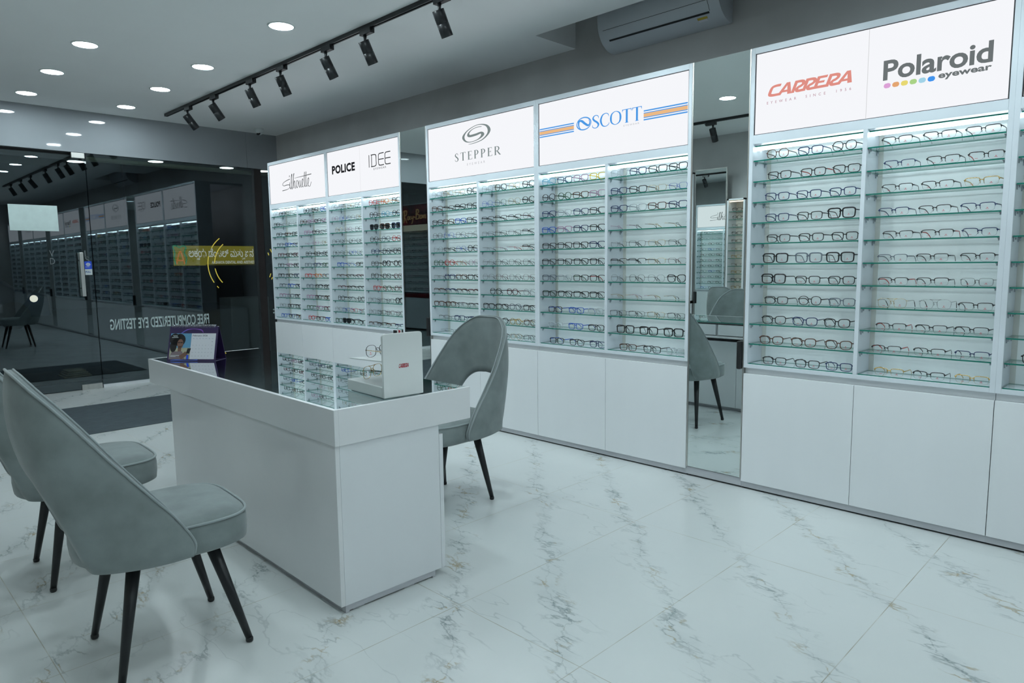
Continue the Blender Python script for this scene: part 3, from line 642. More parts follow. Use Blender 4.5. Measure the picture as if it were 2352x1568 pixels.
L_A1 = [('lettering', [(fit(sil, 1.352, 1.985, 2.125, 2.292), INK['mid'])])]
pol = fit(font('POLICE', bold=0.045, space=1.08), 2.385, 2.792, 2.203, 2.285)
ide = []
def idee():
    t = 0.05; o = rc(0.0, 0.06, 0, 1)
    o += rc(0.26, 0.32, 0.07, 0.93) + rc(0.22, 0.55, 0.93, 1) + rc(0.22, 0.55, 0, 0.07) + rib([(0.55, 0.965, 0.07), (0.68, 0.93, 0.07), (0.74, 0.82, 0.07), (0.74, 0.5, 0.06), (0.74, 0.18, 0.07), (0.68, 0.07, 0.07), (0.55, 0.035, 0.07)])
    for x in (0.98, 1.62):
        o += rib([(x+0.52, 0.965, 0.07), (x+0.14, 0.965, 0.07), (x+0.03, 0.90, 0.07), (x, 0.75, 0.06), (x, 0.25, 0.06), (x+0.03, 0.10, 0.07), (x+0.14, 0.035, 0.07), (x+0.52, 0.035, 0.07)]) + rc(x, x+0.52, 0.465, 0.535)
    return o
L_A2 = [('lettering', [(pol, INK['black'])]), ('lettering', [(fit(idee(), 3.026, 3.366, 2.205, 2.318), INK['black']), (fit(font('EYEWEAR', space=1.25), 3.100, 3.296, 2.176, 2.194), INK['mid'])])]
emb = rib([(0.22, 0.02, 0.02), (0.40, 0.02, 0.035), (0.70, 0.12, 0.045), (0.90, 0.35, 0.07), (0.96, 0.60, 0.10), (0.86, 0.86, 0.075), (0.62, 0.98, 0.04), (0.38, 0.92, 0.035), (0.14, 0.72, 0.05), (0.03, 0.45, 0.085), (0.12, 0.20, 0.06), (0.32, 0.12, 0.035), (0.58, 0.20, 0.05), (0.73, 0.38, 0.11), (0.68, 0.52, 0.10), (0.48, 0.47, 0.12), (0.26, 0.46, 0.12), (0.22, 0.60, 0.065), (0.35, 0.78, 0.035), (0.55, 0.86, 0.035), (0.70, 0.84, 0.03)], 10)
L_B1 = [('emblem', [(fit(emb, 4.328, 4.652, 2.240, 2.378), INK['grey'])]),
        ('lettering', [(fit(serif_word('STEPPER', [0.40, 0.60, 0.48, 0.50, 0.50, 0.48, 0.55], 0.24), 4.236, 4.760, 2.124, 2.190), INK['grey']), (fit(font('EYEWEAR', space=1.9), 4.380, 4.585, 2.082, 2.100), INK['soft'])])]
sce = rib([(0.5+0.48*math.cos(a), 0.5+0.48*math.sin(a), 0.04+0.05*abs(math.sin(a+0.3))) for a in [2*PI*i/16 for i in range(16)]], 3, True)
sce += rib([(0.30, 0.06, 0.03), (0.16, 0.36, 0.08), (0.16, 0.70, 0.13), (0.34, 0.74, 0.16), (0.58, 0.48, 0.16), (0.80, 0.30, 0.14), (0.90, 0.48, 0.07), (0.84, 0.76, 0.03)], 8)
L_B2 = [('emblem', [(fit(sce, 5.486, 5.612, 2.190, 2.276), INK['blue'])]),
        ('lettering', [(fit(serif_word('SCOTT', [0.50, 0.66, 0.78, 0.62, 0.62], 0.05), 5.620, 6.006, 2.188, 2.274), INK['blue']), (fit(font('EYEWEAR', space=1.4), 5.870, 5.988, 2.168, 2.178), INK['soft'])])]
def stripes(u0, u1, z0, z1):
    h = z1-z0
    return [(rc(u0, u1, z0, z0+h*0.13)+rc(u0, u1, z1-h*0.13, z1)+rc(u0, u1, z0+h*0.24, z0+h*0.32)+rc(u0, u1, z1-h*0.32, z1-h*0.24), INK['blue']), (rc(u0, u1, z0+h*0.32, z1-h*0.32), INK['orange'])]
L_B2 += [('stripe_band', stripes(5.152, 5.464, 2.191, 2.252)), ('stripe_band', stripes(6.020, 6.326, 2.183, 2.244))]
def carrera(x0, x1, z0, z1, ink):
    """connected slanted capitals drawn as broad strokes"""
    w = 0.22; o = []
    def C(x): return rib([(x+0.72, 0.89, w), (x+0.40, 0.89, w), (x+0.16, 0.80, w), (x+0.11, 0.5, w), (x+0.14, 0.20, w), (x+0.36, 0.11, w), (x+0.80, 0.11, w)], 5)
    def A(x): return sl((x+0.0, 0), (x+0.36, 1), 0.26, 0.20) + sl((x+0.74, 0), (x+0.40, 1), 0.28, 0.20) + rc(x+0.10, x+0.66, 0.20, 0.38)
    def Rr(x): return rc(x, x+w, 0, 1) + rib([(x+0.10, 0.89, w), (x+0.45, 0.89, w), (x+0.62, 0.80, w), (x+0.64, 0.62, w), (x+0.52, 0.48, w), (x+0.40, 0.42, w), (x+0.32, 0.28, w), (x+0.42, 0.11, w), (x+0.78, 0.11, w)], 5)
    def Ee(x): return rc(x, x+w, 0, 1) + rc(x, x+0.66, 0.80, 1) + rc(x, x+0.58, 0.42, 0.60) + rc(x, x+0.80, 0, 0.22)
    for fn, x in ((C, 0), (A, 0.82), (Rr, 1.66), (Rr, 2.40), (Ee, 3.14), (Rr, 3.90), (A, 4.70)): o += fn(x)
    o = [[(p[0]+0.30*p[1], p[1]) for p in q] for q in o]
    return (fit(o, x0, x1, z0, z1), ink)
dots = [( [[(7.400+0.0372*i + (0.0105*((1 if math.cos(a) > 0 else -1)*0.35) + 0.0115*math.cos(a)), 2.1405-0.0006*i + 0.0115*math.sin(a)) for a in [2*PI*k/20 for k in range(20)]]], INK['d%d' % i]) for i in range(6)]
L_C = [('lettering', [carrera(6.811, 7.238, 2.186, 2.246, INK['red']), (fit(font('EYEWEAR  SINCE  1956', bold=0.008, space=2.3), 6.806, 7.236, 2.150, 2.164), INK['mauve'])]),
       ('lettering', [(fit(font('Polaroid', bold=0.024, space=0.98, res=4), 7.380, 7.820, 2.165, 2.258), INK['dark']), (fit(font('eyewear', bold=0.03), 7.614, 7.818, 2.124, 2.153), INK['dark'])]), ('colour_dots', dots)]
L_D = [('lettering', [(fit(font('BOSS', bold=0.03), 8.32, 8.70, 2.14, 2.29), INK['black'])])]
L_E2 = [('lettering', [(fit(font('LACOSTE', bold=0.01), 10.95, 11.45, 2.16, 2.24), INK['dark'])])]

UNITS = [
 ('A1', 1.0393, 2.2732, 'lit display unit under the tall thin script sign, beside the shop window', L_A1, None),
 ('A2', 2.2732, 3.5071, 'lit display unit under two black-lettered signs, beside the narrow mirror', L_A2, 2.876),
 ('B1', 3.8752, 5.1199, 'lit display unit under the grey oval emblem sign', L_B1, None),
 ('B2', 5.1199, 6.3558, 'lit display unit under the blue lettering with orange stripes', L_B2, None),
 ('C', 6.7144, 7.9109, 'lit display unit under the red lettering and row of coloured dots', L_C, 7.310),
 ('D', 7.9109, 9.11, 'lit display unit continuing past the coloured-dot sign, only its edge in view', L_D, None),
 ('E1', 9.47, 10.70, 'far lit display unit with plain sign seen only as a reflection', None, None),
 ('E2', 10.70, 11.93, 'far lit display unit with dark lettering seen only as a reflection', L_E2, None),
 ('F1', 12.29, 13.50, 'last lit display unit by the end wall, seen only as a reflection', None, None)]
BASELABEL = {'A1': 'white two-door base cabinet below the tall script sign unit', 'A2': 'white two-door base cabinet below the two black-lettered signs', 'B1': 'white two-door base cabinet behind the chair, below the oval emblem unit',
 'B2': 'white two-door base cabinet below the orange-striped sign unit', 'C': 'white two-door base cabinet below the red lettering and coloured dots', 'D': 'white base cabinet next past the coloured-dot unit, mostly cut off',
 'E1': 'white base cabinet under the far plain-signed unit', 'E2': 'white base cabinet under the far dark-lettered unit', 'F1': 'white base cabinet by the end wall'}
BAY = {}
for k, x0, x1, lab, let, seam in UNITS:
    u, b = display_unit(x0, x1, lab, let, seam, clips=k in ('A1', 'A2', 'B1', 'B2', 'C', 'D'), group='lit display units along the back wall')
    base_unit(x0, x1, BASELABEL[k], 'white base cabinets along the back wall')
    BAY[k+'a'], BAY[k+'b'] = b

# tall mirror doors between the units
for x0, x1, lab in ((3.5071, 3.8752, 'narrow tall mirror door between the black-lettered and oval-emblem units'), (6.3558, 6.7144, 'tall mirror door between the orange-striped and red-lettered units, reflecting a chair'),
                    (9.11, 9.47, 'tall mirror door past the cut-off display unit'), (11.93, 12.29, 'tall mirror door by the last display unit')):
    r = empty('mirror_door', ((x0+x1)/2, 0, 0), 0, lab, 'mirror', 'tall mirror doors between the display units')
    q = MB(); q.box(x0+0.011, x1-0.008, 0.0025, 0.007, 0.062, ZT-0.001); wb(q, 'mirror_panel', MT['mirror'], r)
    q = MB(); q.box(x0+0.001, x0+0.010, 0.001, 0.03, 0.06, ZT); q.box(x1-0.007, x1-0.001, 0.001, 0.03, 0.06, ZT); q.box(x0+0.010, x1-0.007, 0.0075, 0.03, 0.06, ZT); wb(q, 'door_frame', MT['steel'], r)
    q = MB(); q.box(x1-0.034, x1-0.010, -0.020, 0.0024, 0.700, 0.862); wb(q, 'handle', MT['black'], r, bevel=0.006)
    q = MB(); q.box(x0, x1, 0.008, 0.022, 0.012, 0.058); wb(q, 'plinth', MT['plinth'], r)
    q = MB(); q.box(x0, x1, 0.045, 0.055, 0.0, 0.012); q.box(x0, x1, 0.045, 0.64, ZT-0.03, ZT-0.001); wb(q, 'carcass', MT['gap'], r)  # floor-level box is a near-black strip painting the shade below the plinth

# ------------------------------------------------------------------ what stands on the shelves
G = {
 'Ca': ['ot rb ok', 'rk rk:r rk', 'rb rb rb', 'rb rk Rk', 'rk rk rk', 'Rk Rg Rk', 'Rk rk rk', 'rk ok rg', 'ck cb ck', 'ct ct ct', 'rk rk rb'],
 'Cb': ['hk hk hk', 'hb hk hk:r', 'hk hk hy', 'hb hk hb', 'hk hk:r hb', 'hg hk hk', 'hk:r hk mk', 'ay as hk', 'hk:r hk hk', 'hk:r hk hb', 'hy hk hy'],
 'B2a': ['rq rb rp rY', 'ok on rt rp', 'rb rw rb rk', 'rB rp rb rk', 'rk rk rk rb', 'rk rk rk rk', 'rg rw rk:n rk:r', 'rk:n rk rk rk', 'rk:B rB:B rw', 'rw rB:B rk', 'rk:B rk rb'],
 'B2b': ['rw rb rk rk', 'rb rk my mB', 'rb rw rt rb', 'lp lk ly lk', 'ms mk my mk', 'hk hk my md', 'ps pk ps ck', 'ly lp ly ls', 'mk mk my mk', 'Rk Rk Rk', 'rt rk rw'],
 'B1a': ['ps py py ok', 'rt hk rk rk', 'rk rt rB rk', 'pk pB pk ps', 'ps hk pB ok', 'on or py pp', 'ms rb rt rk', 'ht hb ht hd', 'rt rt hs hk', 'hs rb hb', 'ls hk ls'],
 'B1b': ['ps ok py ok', 'pB pn py ok', 'hk hk hk pd', 'ms mk mk hk', 'lk lp lr hk', 'ps pk pk pk', 'ps pd pk pd', 'ok od ow', 'rk rk og rk', 'rw ok oy ot', 'pk pk py pk'],
 'A2b': ['or oo ok', 'ok oq ok', 'sk st sb', 'ok og or', 'ob ok ok', 'ok Ok Ok', 'ok ok od', 'or on od', 'ps ps pk Ok', 'ps pk pd pk', 'ht hk ht hb'],
 'A2a': ['ps ps py ps', 'pp pB ps py', 'py pp pk', 'pk pk pk pk', 'pk pn pB ps', 'rB ps rk', 'ht hk hd', 'hd hk hk', 'ok ps ok', 'ps pB pr ps', 'rn sk rk rk'],
 'A1a': ['ps rk pn ps', 'rk rw ps ps', 'rk rt rk', 'rg rB hk', 'rd rk rd', 'rk rp rk', 'rk rk rb', 'rg rB rk', 'rp rg rk', 'ps rk rk', 'rB rk rt'],
 'A1b': ['ok ok oB', 'ot rp rk rp', 'rp rk hs', 'lp pp py', 'ok ok ok', 'rg rb rn', 'rr ro rg', 'rg rk rk', 'rp rk rt', 'rn rp rd', 'or rk rB'],
 'Da': ['rk rk rk', 'rk rb rk', 'rk rk hk', 'rk rk rk', 'rb rk rk', 'hk rk rk', 'rk rg rk', 'rk rk rb', 'rk ok rk', 'rk rk rk', 'hk rk rk']}
BAYWORD = {'Ca': 'bay under red-lettered sign', 'Cb': 'bay under coloured-dot sign', 'B2a': 'first bay under orange-striped sign', 'B2b': 'second bay under orange-striped sign', 'B1a': 'first bay under oval-emblem sign',
 'B1b': 'second bay under oval-emblem sign', 'A2a': 'bay under bold black sign', 'A2b': 'bay under thin-lined black sign', 'Da': 'cut-off bay past coloured dots'}
store = (MB(), [])
def slots(n, width): return {3: [0.135, 0.315, 0.487], 4: [0.0735, 0.2155, 0.3575, 0.4995], 2: [0.15, 0.40]}[n]
for bay, rows in G.items():
    a, c_ = BAY[bay]
    for i, row in enumerate(rows):
        items = row.split(); xs = slots(len(items), c_-a)
        for j, it in enumerate(items):
            st, c = it[0], it[1]; tc = it[3] if len(it) > 3 else None
            x = a + xs[j]*(c_-a)/0.575 + rnd.uniform(-0.008, 0.008)*(len(items) == 3) + (0.012 if i % 3 == 1 and len(items) == 3 else 0)
            x = min(max(x, a+0.074), c_-0.074)
            y = 0.026 + rnd.uniform(-0.002, 0.004); rz = math.radians(rnd.uniform(-3.0, 3.0)); loc = (x, y, SHZ[i]+0.0004)
            if bay in ('A1a', 'A1b') or (bay == 'Da' and j > 0): rest_glasses(st, c, Vector(loc), rz, store); continue
            lab = '%s %s %s %s from window end, %s shelf down, %s' % (FR[c][1], STY[st], 'eyeglasses' if st != 's' else 'pair', ORD[j], ORD[i], BAYWORD[bay])
            make_glasses(st, c, loc, rz, lab, 'spectacles on the wall display shelves', tc, tagged=bay in ('Ca', 'Cb', 'Da'))
r2 = random.Random(3)
for bay in ('Db', 'E1a', 'E1b', 'E2a', 'E2b', 'F1a', 'F1b'):
    a, c_ = BAY[bay]
    for z in SHZ:
        for xx in slots(3, 0): rest_glasses(r2.choice('rrohmR'), r2.choice('kkkbtgs'), Vector((a+xx*(c_-a)/0.575, 0.027, z+0.0004)), 0, store)
tag(store[0].build('eyeglasses_display', store[1]), 'many small eyeglasses crowding the shelves under the tall script sign', 'eyeglasses', kind='stuff')

# ------------------------------------------------------------------ sales counter (local x to the shop's inside end, y to the wall)
CT = math.radians(-0.957)
CO = Vector((6.3139, -2.4002, 0))
def c2w(x, y, z=0.0): return Vector((CO.x + x*math.cos(CT) - y*math.sin(CT), CO.y + x*math.sin(CT) + y*math.cos(CT), z))
cnt = empty('sales_counter', CO, CT, 'white sales counter with a glass-topped display tray', 'counter')
CL, CWD, Z0, Z1 = 2.0858, 0.656, 0.655, 0.792
q = MB()
q.box(-CL, 0, 0, 0.018, Z0, Z1); q.box(-CL, -CL+0.018, 0.018, CWD, Z0, Z1); q.box(-0.018, 0, 0.018, CWD, Z0, Z1)
q.box(-CL+0.018, -0.018, CWD-0.05, CWD-0.03, Z0, Z1-0.009); q.box(-CL+0.018, -0.018, 0.018, CWD, Z0, Z0+0.018)
q.box(-CL+0.018, -0.018, 0.018, 0.36, Z0+0.018, Z0+0.022)
q.build('top_tray', MT['whitegloss'], cnt, 0.0012)
q = MB(); q.box(-CL+0.012, -0.012, 0.012, CWD-0.006, Z1-0.008, Z1-0.0004, 0, edge=1); q.build('glass_top', [MT['countertop'], MT['shelfedge']], cnt)
q = MB()
for x in (-1.40, -0.70): q.box(x-0.006, x+0.006, 0.02, CWD-0.05, Z0+0.02, Z1-0.03)
q.box(-CL+0.02, -1.41, 0.20, 0.212, Z0+0.02, Z1-0.06)
q.build('tray_divider', MT['white'], cnt)
for k in range(3):
    a = -CL+0.03+k*0.68
    q = MB(); q.box(a, a+0.655, CWD-0.029, CWD, Z0+0.026, Z1-0.022); d = q.build('drawer', MT['white'], cnt, 0.001)
    q = MB(); q.box(a-0.012, a+0.667, CWD-0.03, CWD-0.012, Z1-0.021, Z1-0.012); q.build('drawer_gap_shade', MT['gap'], cnt)  # dark bar stands in for the shadow line over each drawer front
q = MB()
q.box(-1.7559, -0.0094, 0.004, 0.022, 0.030, Z0-0.0005); q.box(-1.7559, -1.738, 0.022, 0.488, 0.030, Z0-0.0005); q.box(-1.738, -0.0275, 0.022, 0.486, 0.030, 0.048)
q.build('front_panel', MT['whitegloss'], cnt, 0.0012)
q = MB(); q.box(-0.0274, -0.0094, 0.0225, 0.488, 0.030, Z0-0.0005); q.build('side_panel', MT['white'], cnt, 0.001)
for a, d in ((-1.7559, -1.178), (-1.175, -0.593), (-0.590, -0.0080)):
    q = MB(); q.box(a, d, 0.4885, 0.508, 0.032, 0.612); q.build('door', MT['white'], cnt, 0.001)
q = MB(); q.box(-1.72, -0.012, 0.0235, 0.0395, 0.0, 0.0298); q.box(-0.026, -0.012, 0.0395, 0.440, 0.0075, 0.0298); q.box(-1.72, -0.012, 0.440, 0.454, 0.0, 0.0298)
q.build('plinth', MT['plinth'], cnt)
for y in (0.06, 0.30): q = MB(); q.box(-0.045, -0.02, y, y+0.05, 0.0, 0.0075); q.build('levelling_foot', MT['white'], cnt)
# things lying in the glazed tray
ZI = Z0+0.0221
def in_tray(name, label, cat, x, y, sx, sy, h, rz, mat, extra=None):
    w = c2w(x, y, ZI); r = empty(name, w, CT+math.radians(rz), label, cat)
    q = MB(); q.box(-sx/2, sx/2, -sy/2, sy/2, 0, h); q.build('body', mat, r, 0.004 if h > 0.01 else 0.0004)
    if extra: extra(r)
    return r
def case_lid(r):
    q = MB()
    rows = []
    for i in range(7):
        t = i/6; a = math.sin(PI*t)
        rows.append([(-0.15+0.30*t, y*(0.45+0.55*a**0.3), 0.02+0.022*(a**0.5)*(1-(y/0.07)**2)) for y in (-0.07, -0.045, 0, 0.045, 0.07)])
    q.grid(rows); q.build('lid', pm('dark_blue_case', (0.02, 0.045, 0.09), 0.25, spec=0.6), r)
in_tray('spectacle_case', 'long dark blue case under the counter glass behind the calendar', 'case', -1.80, 0.47, 0.33, 0.14, 0.02, 4, MT['black'], case_lid)
in_tray('card_tray', 'flat black tray under the glass beside the dark blue case', 'tray', -1.66, 0.30, 0.42, 0.10, 0.012, 6, MT['black'])
def flyer_print(cols):
    def f(r):
        for k, (x0, x1, y0, y1, m) in enumerate(cols):
            q = MB(); q.box(x0, x1, y0, y1, 0.0031, 0.0036); q.build('printed_area', m, r)
    return f
GREY = pm('flyer_grey', (0.10, 0.13, 0.16), 0.4); SKY = pm('flyer_blue', (0.03, 0.11, 0.45), 0.4); YEL = pm('flyer_yellow', (0.55, 0.40, 0.04), 0.4); GRN = pm('flyer_green', (0.05, 0.40, 0.15), 0.4)
in_tray('flyer', 'blue and grey printed flyer under the counter glass by the front rim', 'flyer', -1.66, 0.105, 0.30, 0.14, 0.003, 0, MT['pwhite'], flyer_print([(-0.14, 0.0, -0.06, 0.06, GREY), (0.0, 0.14, -0.02, 0.06, SKY)]))
in_tray('flyer', 'white flyer with yellow and green band under the counter glass', 'flyer', -1.22, 0.40, 0.26, 0.18, 0.003, 3, MT['pwhite'], flyer_print([(-0.12, 0.02, -0.07, 0.03, GREY), (-0.12, 0.12, 0.04, 0.06, YEL), (0.0, 0.12, 0.065, 0.085, GRN)]))

# desk calendar
cal = empty('desk_calendar', (4.421, -2.328, Z1), math.radians(39.9), 'tent desk calendar showing February, standing at the counter end', 'calendar')
CW_, CH_, CD_ = 0.285, 0.196, 0.124
PUR = pm('calendar_purple', (0.035, 0.02, 0.085), 0.3); CARD = pm('calendar_card', (0.74, 0.75, 0.80), 0.4)
ry = CD_/2
def slab(y0, z0, y1, z1, x0, x1, t):
    n = Vector((0, z1-z0, -(y1-y0))).normalized()*t
    return [(x0, y0, z0), (x1, y0, z0), (x1, y0+n.y, z0+n.z), (x0, y0+n.y, z0+n.z), (x0, y1, z1), (x1, y1, z1), (x1, y1+n.y, z1+n.z), (x0, y1+n.y, z1+n.z)]
q = MB(); q.hexa(slab(0, 0.0005, ry-0.004, CH_-0.006, 0, CW_, 0.0025)); q.hexa(slab(CD_, 0.0005, ry+0.004, CH_-0.006, 0, CW_, -0.0025)); q.hexa([(0, 0.004, 0), (CW_, 0.004, 0), (CW_, CD_-0.004, 0), (0, CD_-0.004, 0), (0, 0.004, 0.002), (CW_, 0.004, 0.002), (CW_, CD_-0.004, 0.002), (0, CD_-0.004, 0.002)])
stand_part = q.build('stand', PUR, cal)
sl_ = Vector((0, ry-0.004, CH_-0.0065)).normalized()
def cp(o): return lambda u, v: (u, sl_.y*v - o*sl_.z, 0.0005 + sl_.z*v + o*sl_.y)
page = lettering('page', [(rc(0.010, 0.275, 0.010, 0.158), CARD)], cp(0.0006), cal)
SKYB = pm('photo_sky', (0.12, 0.32, 0.50), 0.4); SKYL = pm('photo_haze', (0.42, 0.42, 0.30), 0.4); HAIR = pm('photo_hair', (0.012, 0.012, 0.014), 0.5); SKIN = pm('photo_skin', (0.20, 0.105, 0.075), 0.5); SHIRT = pm('photo_shirt', (0.22, 0.17, 0.19), 0.5)
lettering('photo_print', [(rc(0.010, 0.132, 0.075, 0.158), SKYB), (rc(0.010, 0.132, 0.010, 0.075), SKYL)], cp(0.0010), cal)
lettering('photo_print', [(ell(0.035, 0.125, 0.030, 0.033) + ell(0.065, 0.120, 0.034, 0.036) + ell(0.030, 0.085, 0.020, 0.035), HAIR), (sl((0.055, 0.010), (0.055, 0.055), 0.095, 0.06), SHIRT)], cp(0.0013), cal)
lettering('photo_print', [(ell(0.070, 0.098, 0.018, 0.027) + rc(0.058, 0.078, 0.055, 0.085) + rib([(0.075, 0.018, 0.024), (0.095, 0.032, 0.024), (0.112, 0.045, 0.026)]), SKIN), (sl((0.118, 0.042), (0.126, 0.072), 0.020), HAIR)], cp(0.0016), cal)
lettering('photo_print', [(rib([(0.055, 0.105, 0.002), (0.062, 0.105, 0.006), (0.069, 0.105, 0.002), (0.076, 0.105, 0.006), (0.086, 0.105, 0.002)]) + rc(0.063, 0.077, 0.080, 0.082), HAIR), (rc(0.112, 0.125, 0.010, 0.034), MT['blue']),
    (fit(font('Varilux', bold=0.03), 0.024, 0.052, 0.140, 0.147) + rc(0.018, 0.055, 0.133, 0.1355) + rc(0.018, 0.07, 0.030, 0.0325) + rc(0.018, 0.05, 0.024, 0.0262), MT['pwhite'])], cp(0.0019), cal)
INKP = pm('calendar_ink', (0.06, 0.05, 0.09), 0.5); INKB = pm('calendar_blue_ink', (0.14, 0.24, 0.38), 0.5); INKG = pm('calendar_grey_ink', (0.30, 0.31, 0.35), 0.5)
lay = [(fit(font('February 2026', bold=0.01), 0.140, 0.226, 0.138, 0.150), INKP)]
for k, dn in enumerate(('Mon', 'Tue', 'Wed', 'Thu', 'Fri', 'Sat', 'Sun')): lay.append((fit(font(dn), 0.142+0.0185*k, 0.151+0.0185*k, 0.126, 0.1305), INKB))
dd = 1
for wk in range(5):
    for k in range(7):
        if wk == 0 and k < 6: continue
        if dd > 28: break
        t = str(dd); lay.append((fit(font(t), 0.145+0.0185*k-0.0012*len(t), 0.1475+0.0185*k+0.0012*(len(t)-1), 0.108-0.0205*wk, 0.1125-0.0205*wk), INKG)); dd += 1
lettering('date_print', lay, cp(0.0009), cal)
GLOWV = pm('calendar_violet', (0.22, 0.08, 0.45), 0.3); GLOWB = pm('calendar_glow_blue', (0.10, 0.20, 0.75), 0.3)
lettering('glow_print', [(rib([(0.075, 0.160, 0.003), (0.10, 0.178, 0.006), (0.14, 0.184, 0.003), (0.185, 0.178, 0.006), (0.20, 0.162, 0.003)]), GLOWV), (rib([(0.07, 0.160, 0.002), (0.09, 0.172, 0.004), (0.11, 0.180, 0.002)]), GLOWB)], cp(0.0008), cal)
lettering('glow_print', [(rib([(0.02, 0.004, 0.003), (0.06, 0.006, 0.005), (0.12, 0.004, 0.002), (0.18, 0.006, 0.004)]), GLOWB)], cp(0.0008), cal)
q = MB()
for k in range(30):
    x = 0.018+k*(CW_-0.036)/29
    pts = [(x+0.001*math.sin(2*PI*i/10), ry+0.0105*math.cos(2*PI*i/10), CH_-0.007+0.0105*math.sin(2*PI*i/10)) for i in range(10)]
    q.tube(pts, 0.0011, 5, closed=True)
q.build('wire_binding', pm('wire_binding', (0.5, 0.5, 0.55), 0.25, 0.9), cal)

# small branded display stand with two pairs
ds = empty('display_stand', (6.270, -2.152, Z1), math.radians(-4), 'small white display stand with red lettering on the counter corner', 'stand')
q = MB(); q.box(-0.285, -0.0, -0.004, 0.180, 0.003, 0.048); q.build('base', MT['standwhite'], ds, 0.004)
q = MB(); q.box(-0.270, -0.015, 0.008, 0.170, 0.0, 0.003); q.build('base_pad', MT['black'], ds)
# tall panel with rounded top corners
q = MB(); R_ = 0.012; H_ = 0.254; W_ = 0.184
out2 = [(0, 0), (W_, 0)] + [(W_-R_+R_*math.cos(a), H_-R_+R_*math.sin(a)) for a in [PI/2*i/5 for i in range(6)]] + [(R_-R_*math.cos(a), H_-R_+R_*math.sin(a)) for a in [PI/2*(5-i)/5 for i in range(6)]]
b0 = len(q.v); k = len(out2)
q.v += [(0.0, u-0.004, v+0.003) for u, v in out2] + [(0.014, u-0.004, v+0.003) for u, v in out2]
q.face(list(range(k))[::-1]); q.face(list(range(k, 2*k)))
for i in range(k): j = (i+1) % k; q.face([i, j, k+j, k+i])
q.build('back_board', MT['standwhite'], ds, 0.0015)
lettering('lettering', [carrera(0.070, 0.116, 0.118, 0.134, MT['carrerared'])], lambda u, v: (0.0146, u-0.004, v), ds)
q = MB(); q.hexa([(-0.262, -0.002, 0.136), (0.0, -0.002, 0.146), (0.0, 0.176, 0.146), (-0.20, 0.176, 0.136), (-0.262, -0.002, 0.140), (0.0, -0.002, 0.151), (0.0, 0.176, 0.151), (-0.20, 0.176, 0.140)])
q.build('shelf', MT['standwhite'], ds, 0.0006)
for k, (m) in enumerate(('black', 'standwhite', 'carrerared', 'standwhite', 'black')):
    q = MB(); q.box(-0.03, -0.012, 0.072+0.0075*k, 0.0795+0.0075*k, 0.235, 0.266); q.build('striped_tab', MT[m], ds, 0.002)
gsl = lambda x, y, z: ds.matrix_basis @ Vector((x, y, z))
BRN = pm('frame_grey_gold', (0.06, 0.055, 0.05), 0.25)
bpy.context.view_layer.update()
mw = Matrix.Translation(ds.location) @ Matrix.Rotation(math.radians(-4), 4, 'Z')
def on_stand(st, c, x, y, z, yaw, lab, tc):
    o = make_glasses(st, c, mw @ Vector((x, y, z)), math.radians(-4+yaw), lab, None, tc, tagged=True); o.scale = (1.12, 1.12, 1.12); return o
on_stand('p', 'k', -0.185, 0.092, 0.1425, -78, 'dark gold-hinged eyeglasses on the upper shelf of the white stand', 'y')
on_stand('a', 'y', -0.225, 0.085, 0.0485, -62, 'gold double-bridge eyeglasses on the base of the white stand', 'k')

# ------------------------------------------------------------------ chairs
RIM = [(0, -.395, 1.01), (.09, -.39, 1.005), (.16, -.36, .965), (.205, -.315, .91), (.232, -.255, .83), (.25, -.19, .74), (.258, -.11, .635), (.26, -.03, .53), (.259, .022, .44), (.252, .022, .395)]
BOT = [(0, -.372, .690), (.08, -.366, .680), (.14, -.35, .640), (.182, -.318, .560), (.204, -.288, .475), (.216, -.264, .415), (.240, -.236, .403), (.255, -.15, .393), (.257, -.06, .387), (.252, .016, .386)]
def shell_geo():
    R = catmull(RIM, 5); B = catmull(BOT, 5); k = len(R); full = []
    for i in range(k-1, 0, -1): full.append((Vector((-R[i].x, R[i].y, R[i].z)), Vector((-B[i].x, B[i].y, B[i].z)), -i/(k-1)))
    for i in range(k): full.append((R[i], B[i], i/(k-1)))
    nv = 9; outer = []; inner = []
    for r_, b_, s in full:
        ro, ri = [], []
        for j in range(nv+1):
            v = j/nv; p = r_.lerp(b_, v); n = Vector((p.x*0.85, p.y-0.02, 0)).normalized()
            if abs(s) > 0.75: n = Vector((math.copysign(1, s), -0.15, 0)).normalized()
            bul = (0.030*(1-abs(s)**3)+0.012)*math.sin(PI*v)**0.8
            th = 0.036*(1-0.45*abs(s)**4)*(0.42+0.58*math.sin(PI*min(max(v*0.9+0.05, 0), 1))**0.6)
            rip = 0.0022*math.sin(s*70)*max(0, 1-abs(s)/0.28)*(v**1.6)
            ro.append(p + n*(bul*0.55+0.008)); ri.append(p + n*(bul*0.45+0.008-th-0.5*0) - n*rip)
        outer.append(ro); inner.append(ri)
    return full, outer, inner
def tube_path(pts, r, n=7):
    q = MB(); q.tube(pts, r, n); return q
